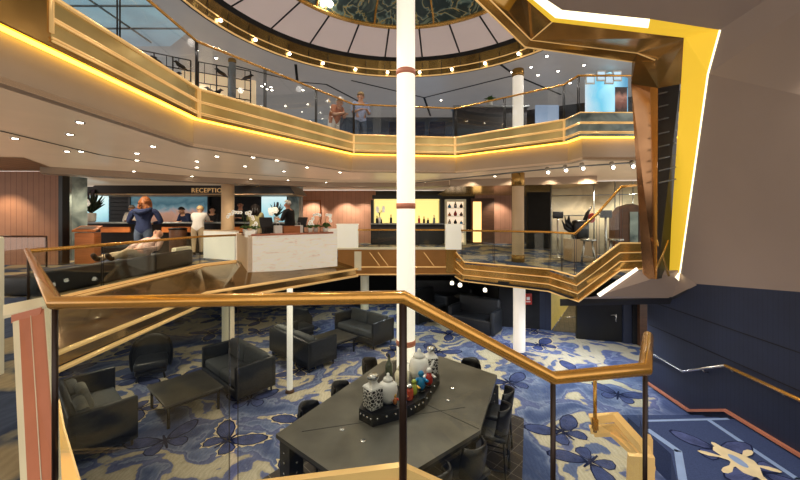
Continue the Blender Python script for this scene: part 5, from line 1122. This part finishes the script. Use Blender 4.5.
# ================================================================= LIGHTS
def downlight(p, group, lab, s=1., cat='ceiling light'):
    t = thing('downlight', lab, cat, p, 0, group)
    b = MB(); b.lathe([(.045 * s, -.004), (.07 * s, -.012), (.075 * s, -.002), (.07 * s, .002)], (0, 0, 0), 16); b.build('trim_ring', 'silver', t, True)
    b = MB(); b.lathe([(.01, -.016), (.043 * s, -.013), (.045 * s, -.004)], (0, 0, 0), 16); b.build('lens', 'lamp', t, True)
    return t
def spot(p, power, col=(1., .86, .66), ang=2.3, r=.06, blend=.7, d=(0, 0, -1)):
    L = bpy.data.lights.new('downlight_or_fill_lamp', 'SPOT'); L.energy = power; L.color = col; L.spot_size = ang; L.spot_blend = blend; L.shadow_soft_size = r
    o = bpy.data.objects.new('downlight_or_fill_lamp', L); COL.objects.link(o); o.location = p; o.rotation_euler = V(d).to_track_quat('-Z', 'Y').to_euler(); return o
def area(p, sx, sy, power, col=(1., .88, .7), d=(0, 0, -1)):
    L = bpy.data.lights.new('ceiling_lamp', 'AREA'); L.shape = 'RECTANGLE'; L.size = sx; L.size_y = sy; L.energy = power; L.color = col
    o = bpy.data.objects.new('ceiling_lamp', L); COL.objects.link(o); o.location = p; o.rotation_euler = V(d).to_track_quat('-Z', 'Y').to_euler(); return o
first = None
rec = [(80, 122), (70, 134), (15, 138), (67, 151), (81, 151), (153, 146), (137, 153), (137, 160), (197, 161), (197, 167), (217, 156), (253, 157), (277, 160), (245, 166), (284, 171), (307, 167), (340, 172), (134, 171), (192, 176), (251, 179), (288, 180), (326, 182), (358, 183), (425, 182), (458, 178), (495, 176)]
def place(pts, e, group, lab, s=.72):
    proto = None
    for i, (px, py) in enumerate(pts):
        p = U(px, py, e - .005)
        proto_l = downlight(p, group, lab, s) if proto is None else dup(proto, p, 0)
        proto = proto or proto_l
place(rec, 1.118, 'downlights in the reception ceiling', 'small round recessed downlight in the reception ceiling')
upl = [(303, 90), (331, 107), (441, 100), (538, 75), (558, 71), (547, 56), (531, 67), (584, 65), (512, 72), (570, 83), (572, 107), (197, 50), (216, 58), (262, 86), (267, 89), (271, 87), (265, 84), (272, 90)]
place([p for p in upl], 3.89, 'downlights in the upper ceiling', 'small round downlight in the grey upper-deck ceiling')
proto = None
for i in range(28):
    a = 2 * PI * (i + .5) / 28
    if math.sin(a) < -.3: continue
    p = (C0.x + (R1 - .06) * math.cos(a), C0.y + (R1 - .06) * math.sin(a), 3.98 + EYE)
    if proto is None:
        t = thing('ring_bulb', 'small glowing bulb on the round brass ring below the dome', 'light', p, 0, 'bulbs round the brass ring'); b = MB(); b.ball((0, 0, 0), .035, 8); b.build('bulb', 'lamp', t, True); b = MB(); b.lathe([(.02, .03), (.03, .06)], (0, 0, 0), 10); b.build('socket', 'gold', t, True); proto = t
    else: dup(proto, p, 0)
proto = None
for px, py in ((548, 172), (566, 170), (583, 168), (613, 167), (633, 166)):
    p = U(px, py, 1.0); 
    if proto is None:
        t = thing('track_spotlight', 'small track spotlight on the rail above the exhibits', 'light', p, 0, 'track spotlights above the exhibits'); b = MB(); b.tube([(0, 0, 0), (0, .06, .1)], .045, 10); b.build('housing', 'silver', t, True); b = MB(); b.ball((0, -.01, -.01), (.035, .02, .035), 8); b.build('lens', 'lamp', t, True); proto = t
    else: dup(proto, p, 0)
o = MB().tube([U(415, 183, 1.08), U(498, 174, 1.08), U(548, 169, 1.08), U(583, 166, 1.08), U(640, 162, 1.08)], .018, 6).build('light_track', 'steel'); tag(o, 'thin grey light track under the reception ceiling at right', 'light track')

proto = None
for dx, dy in ((-.09, 0), (.09, 0), (0, .14), (0, -.14)):
    p = U(326, 4, 4.75) + V((dx, dy, 0))
    if proto is None:
        t = thing('dome_lamp', 'bright round lamp of the cluster hanging under the painted dome', 'light', p, 0, 'lamps under the painted dome'); b = MB(); b.ball((0, 0, 0), .07, 10); b.build('bulb', 'lamp', t, True); b = MB(); b.tube([(0, 0, .06), (0, 0, .2)], .02, 8); b.build('stem', 'gold', t, True); proto = t
    else: dup(proto, p, 0)
Wm = (1., .84, .62); Nt = (1., .93, .84); Cl = (.82, .9, 1.)
# wide soft light from the dome oculus and from the deck ceilings
for k in range(10):
    a = 2 * PI * (k + .3) / 10; spot((C0.x + (R1 - .7) * math.cos(a), C0.y + (R1 - .7) * math.sin(a), 4.3 + EYE), 62, Nt, 2.2, .1, .9, (-.25 * math.cos(a), -.25 * math.sin(a), -1))
for p, w in (((-6.5, 4.0), 60), ((-6.5, 7.5), 70), ((-8.5, 10.6), 70), ((-5.2, 11.3), 70), ((-2.3, 12.6), 80), ((.5, 13.4), 70), ((3.4, 11.6), 60), ((5.3, 10.0), 50)):
    spot((p[0], p[1], RC - .04), w * 2.2, Wm, 2.6, .12)
for p, w in (((-6, 7.0), 60), ((-3.5, 12.0), 60), ((0, 12.2), 40), ((4.0, 10.2), 60), ((-5.4, 9.2), 40)):
    spot((p[0], p[1], UC - .06), w * 1.6, Nt, 2.6, .12)
for p, w, c in (((-5.5, 7.0), 30, Wm), ((-3.2, 9.4), 45, Wm), ((-.5, 11.8), 60, Cl), ((3.2, 9.6), 90, Cl), ((4.4, 8.2), 90, Cl)):  # fill lamps added under the deck, tinting the carpet warm left, cool right
    spot((p[0], p[1], LC - .06), w * 1.3, c, 2.7, .1)
spot((6.0, 12.8, LC - .05), 60, Wm, 2.6, .1)  # lamp added to brighten the passage; no fitting there
for x_, y_, w in ((-3.9, 15.3, 70), (-2.4, 15.3, 70), (-1.6, 15.3, 40), (4.2, 14.9, 60), (6.0, 10.9, 50), (7.0, 10.6, 50), (-9.9, 8.2, 48), (-11.3, 8.2, 30), (-9.3, 9.6, 40), (-4.1, 13.0, 25)):  # washers added to brighten dark walls and the teal pillar; no fittings
    spot((x_, y_, RC - .4), w, Wm, 1.7, .05, .6, (0, .55, -1))
for px, py in ((134, 171), (192, 176), (251, 179), (288, 180), (326, 182), (358, 183), (425, 182)):
    p = U(px, py, 1.06); spot(p, 9, Wm, 2.0, .03, .5, (0, .6, -1))
for x_, y_ in ((2.2, 10.85), (3.3, 10.5), (4.4, 10.2)): spot((x_, y_, RC - .06), 9, Wm, 2.0, .03, .5, (0, .5, -1))
for x_, y_ in ((-4.5, 10.2), (-6.6, 10.4), (-8.6, 10.9), (-6.4, 7.8)): spot((x_, y_, RC - .06), 60, Wm, 1.9, .06, .6, (0, .35, -1))  # extra spots added to light the people from the front
# fill floods added inside the ring to brighten the right-hand carpet; no fittings
for a, w in ((.6, 420), (1.2, 330), (2.0, 200), (2.7, 240), (-.1, 420), (3.3, 240)):
    p = V((C0.x + (R1 - .6) * math.cos(a), C0.y + (R1 - .6) * math.sin(a), 4.28 + EYE)); spot(p, w, Nt, 1.25, .1, .8, V((1.6, 6.2, LF)) - p)
spot((4.6, 3.6, 3.0), 130, Nt, 1.8, .2, .8, (.0, .9, -5)); 
world = bpy.data.worlds.new('world'); SC.world = world; world.use_nodes = True
bg = world.node_tree.nodes['Background']; bg.inputs['Color'].default_value = (1., .93, .86, 1); bg.inputs['Strength'].default_value = 1.1

# ================================================================= CAMERA
cam = bpy.data.cameras.new('camera'); co = bpy.data.objects.new('camera', cam); COL.objects.link(co)
cam.sensor_width = 36; cam.lens = F * 36 / 800; cam.clip_start = .05; cam.clip_end = 200
co.location = (0, 0, EYE); co.rotation_euler = (PI / 2, 0, 0); cam.shift_y = -(240 - CY) / 800
SC.camera = co
SC.view_settings.view_transform = 'Standard'; SC.view_settings.look = 'None'; SC.view_settings.exposure = .42
SC.cycles.max_bounces = 10; SC.cycles.transparent_max_bounces = 24; SC.cycles.glossy_bounces = 4; SC.cycles.diffuse_bounces = 4; SC.cycles.use_denoising = True; SC.cycles.caustics_reflective = False; SC.cycles.caustics_refractive = False; SC.cycles.sample_clamp_indirect = 4
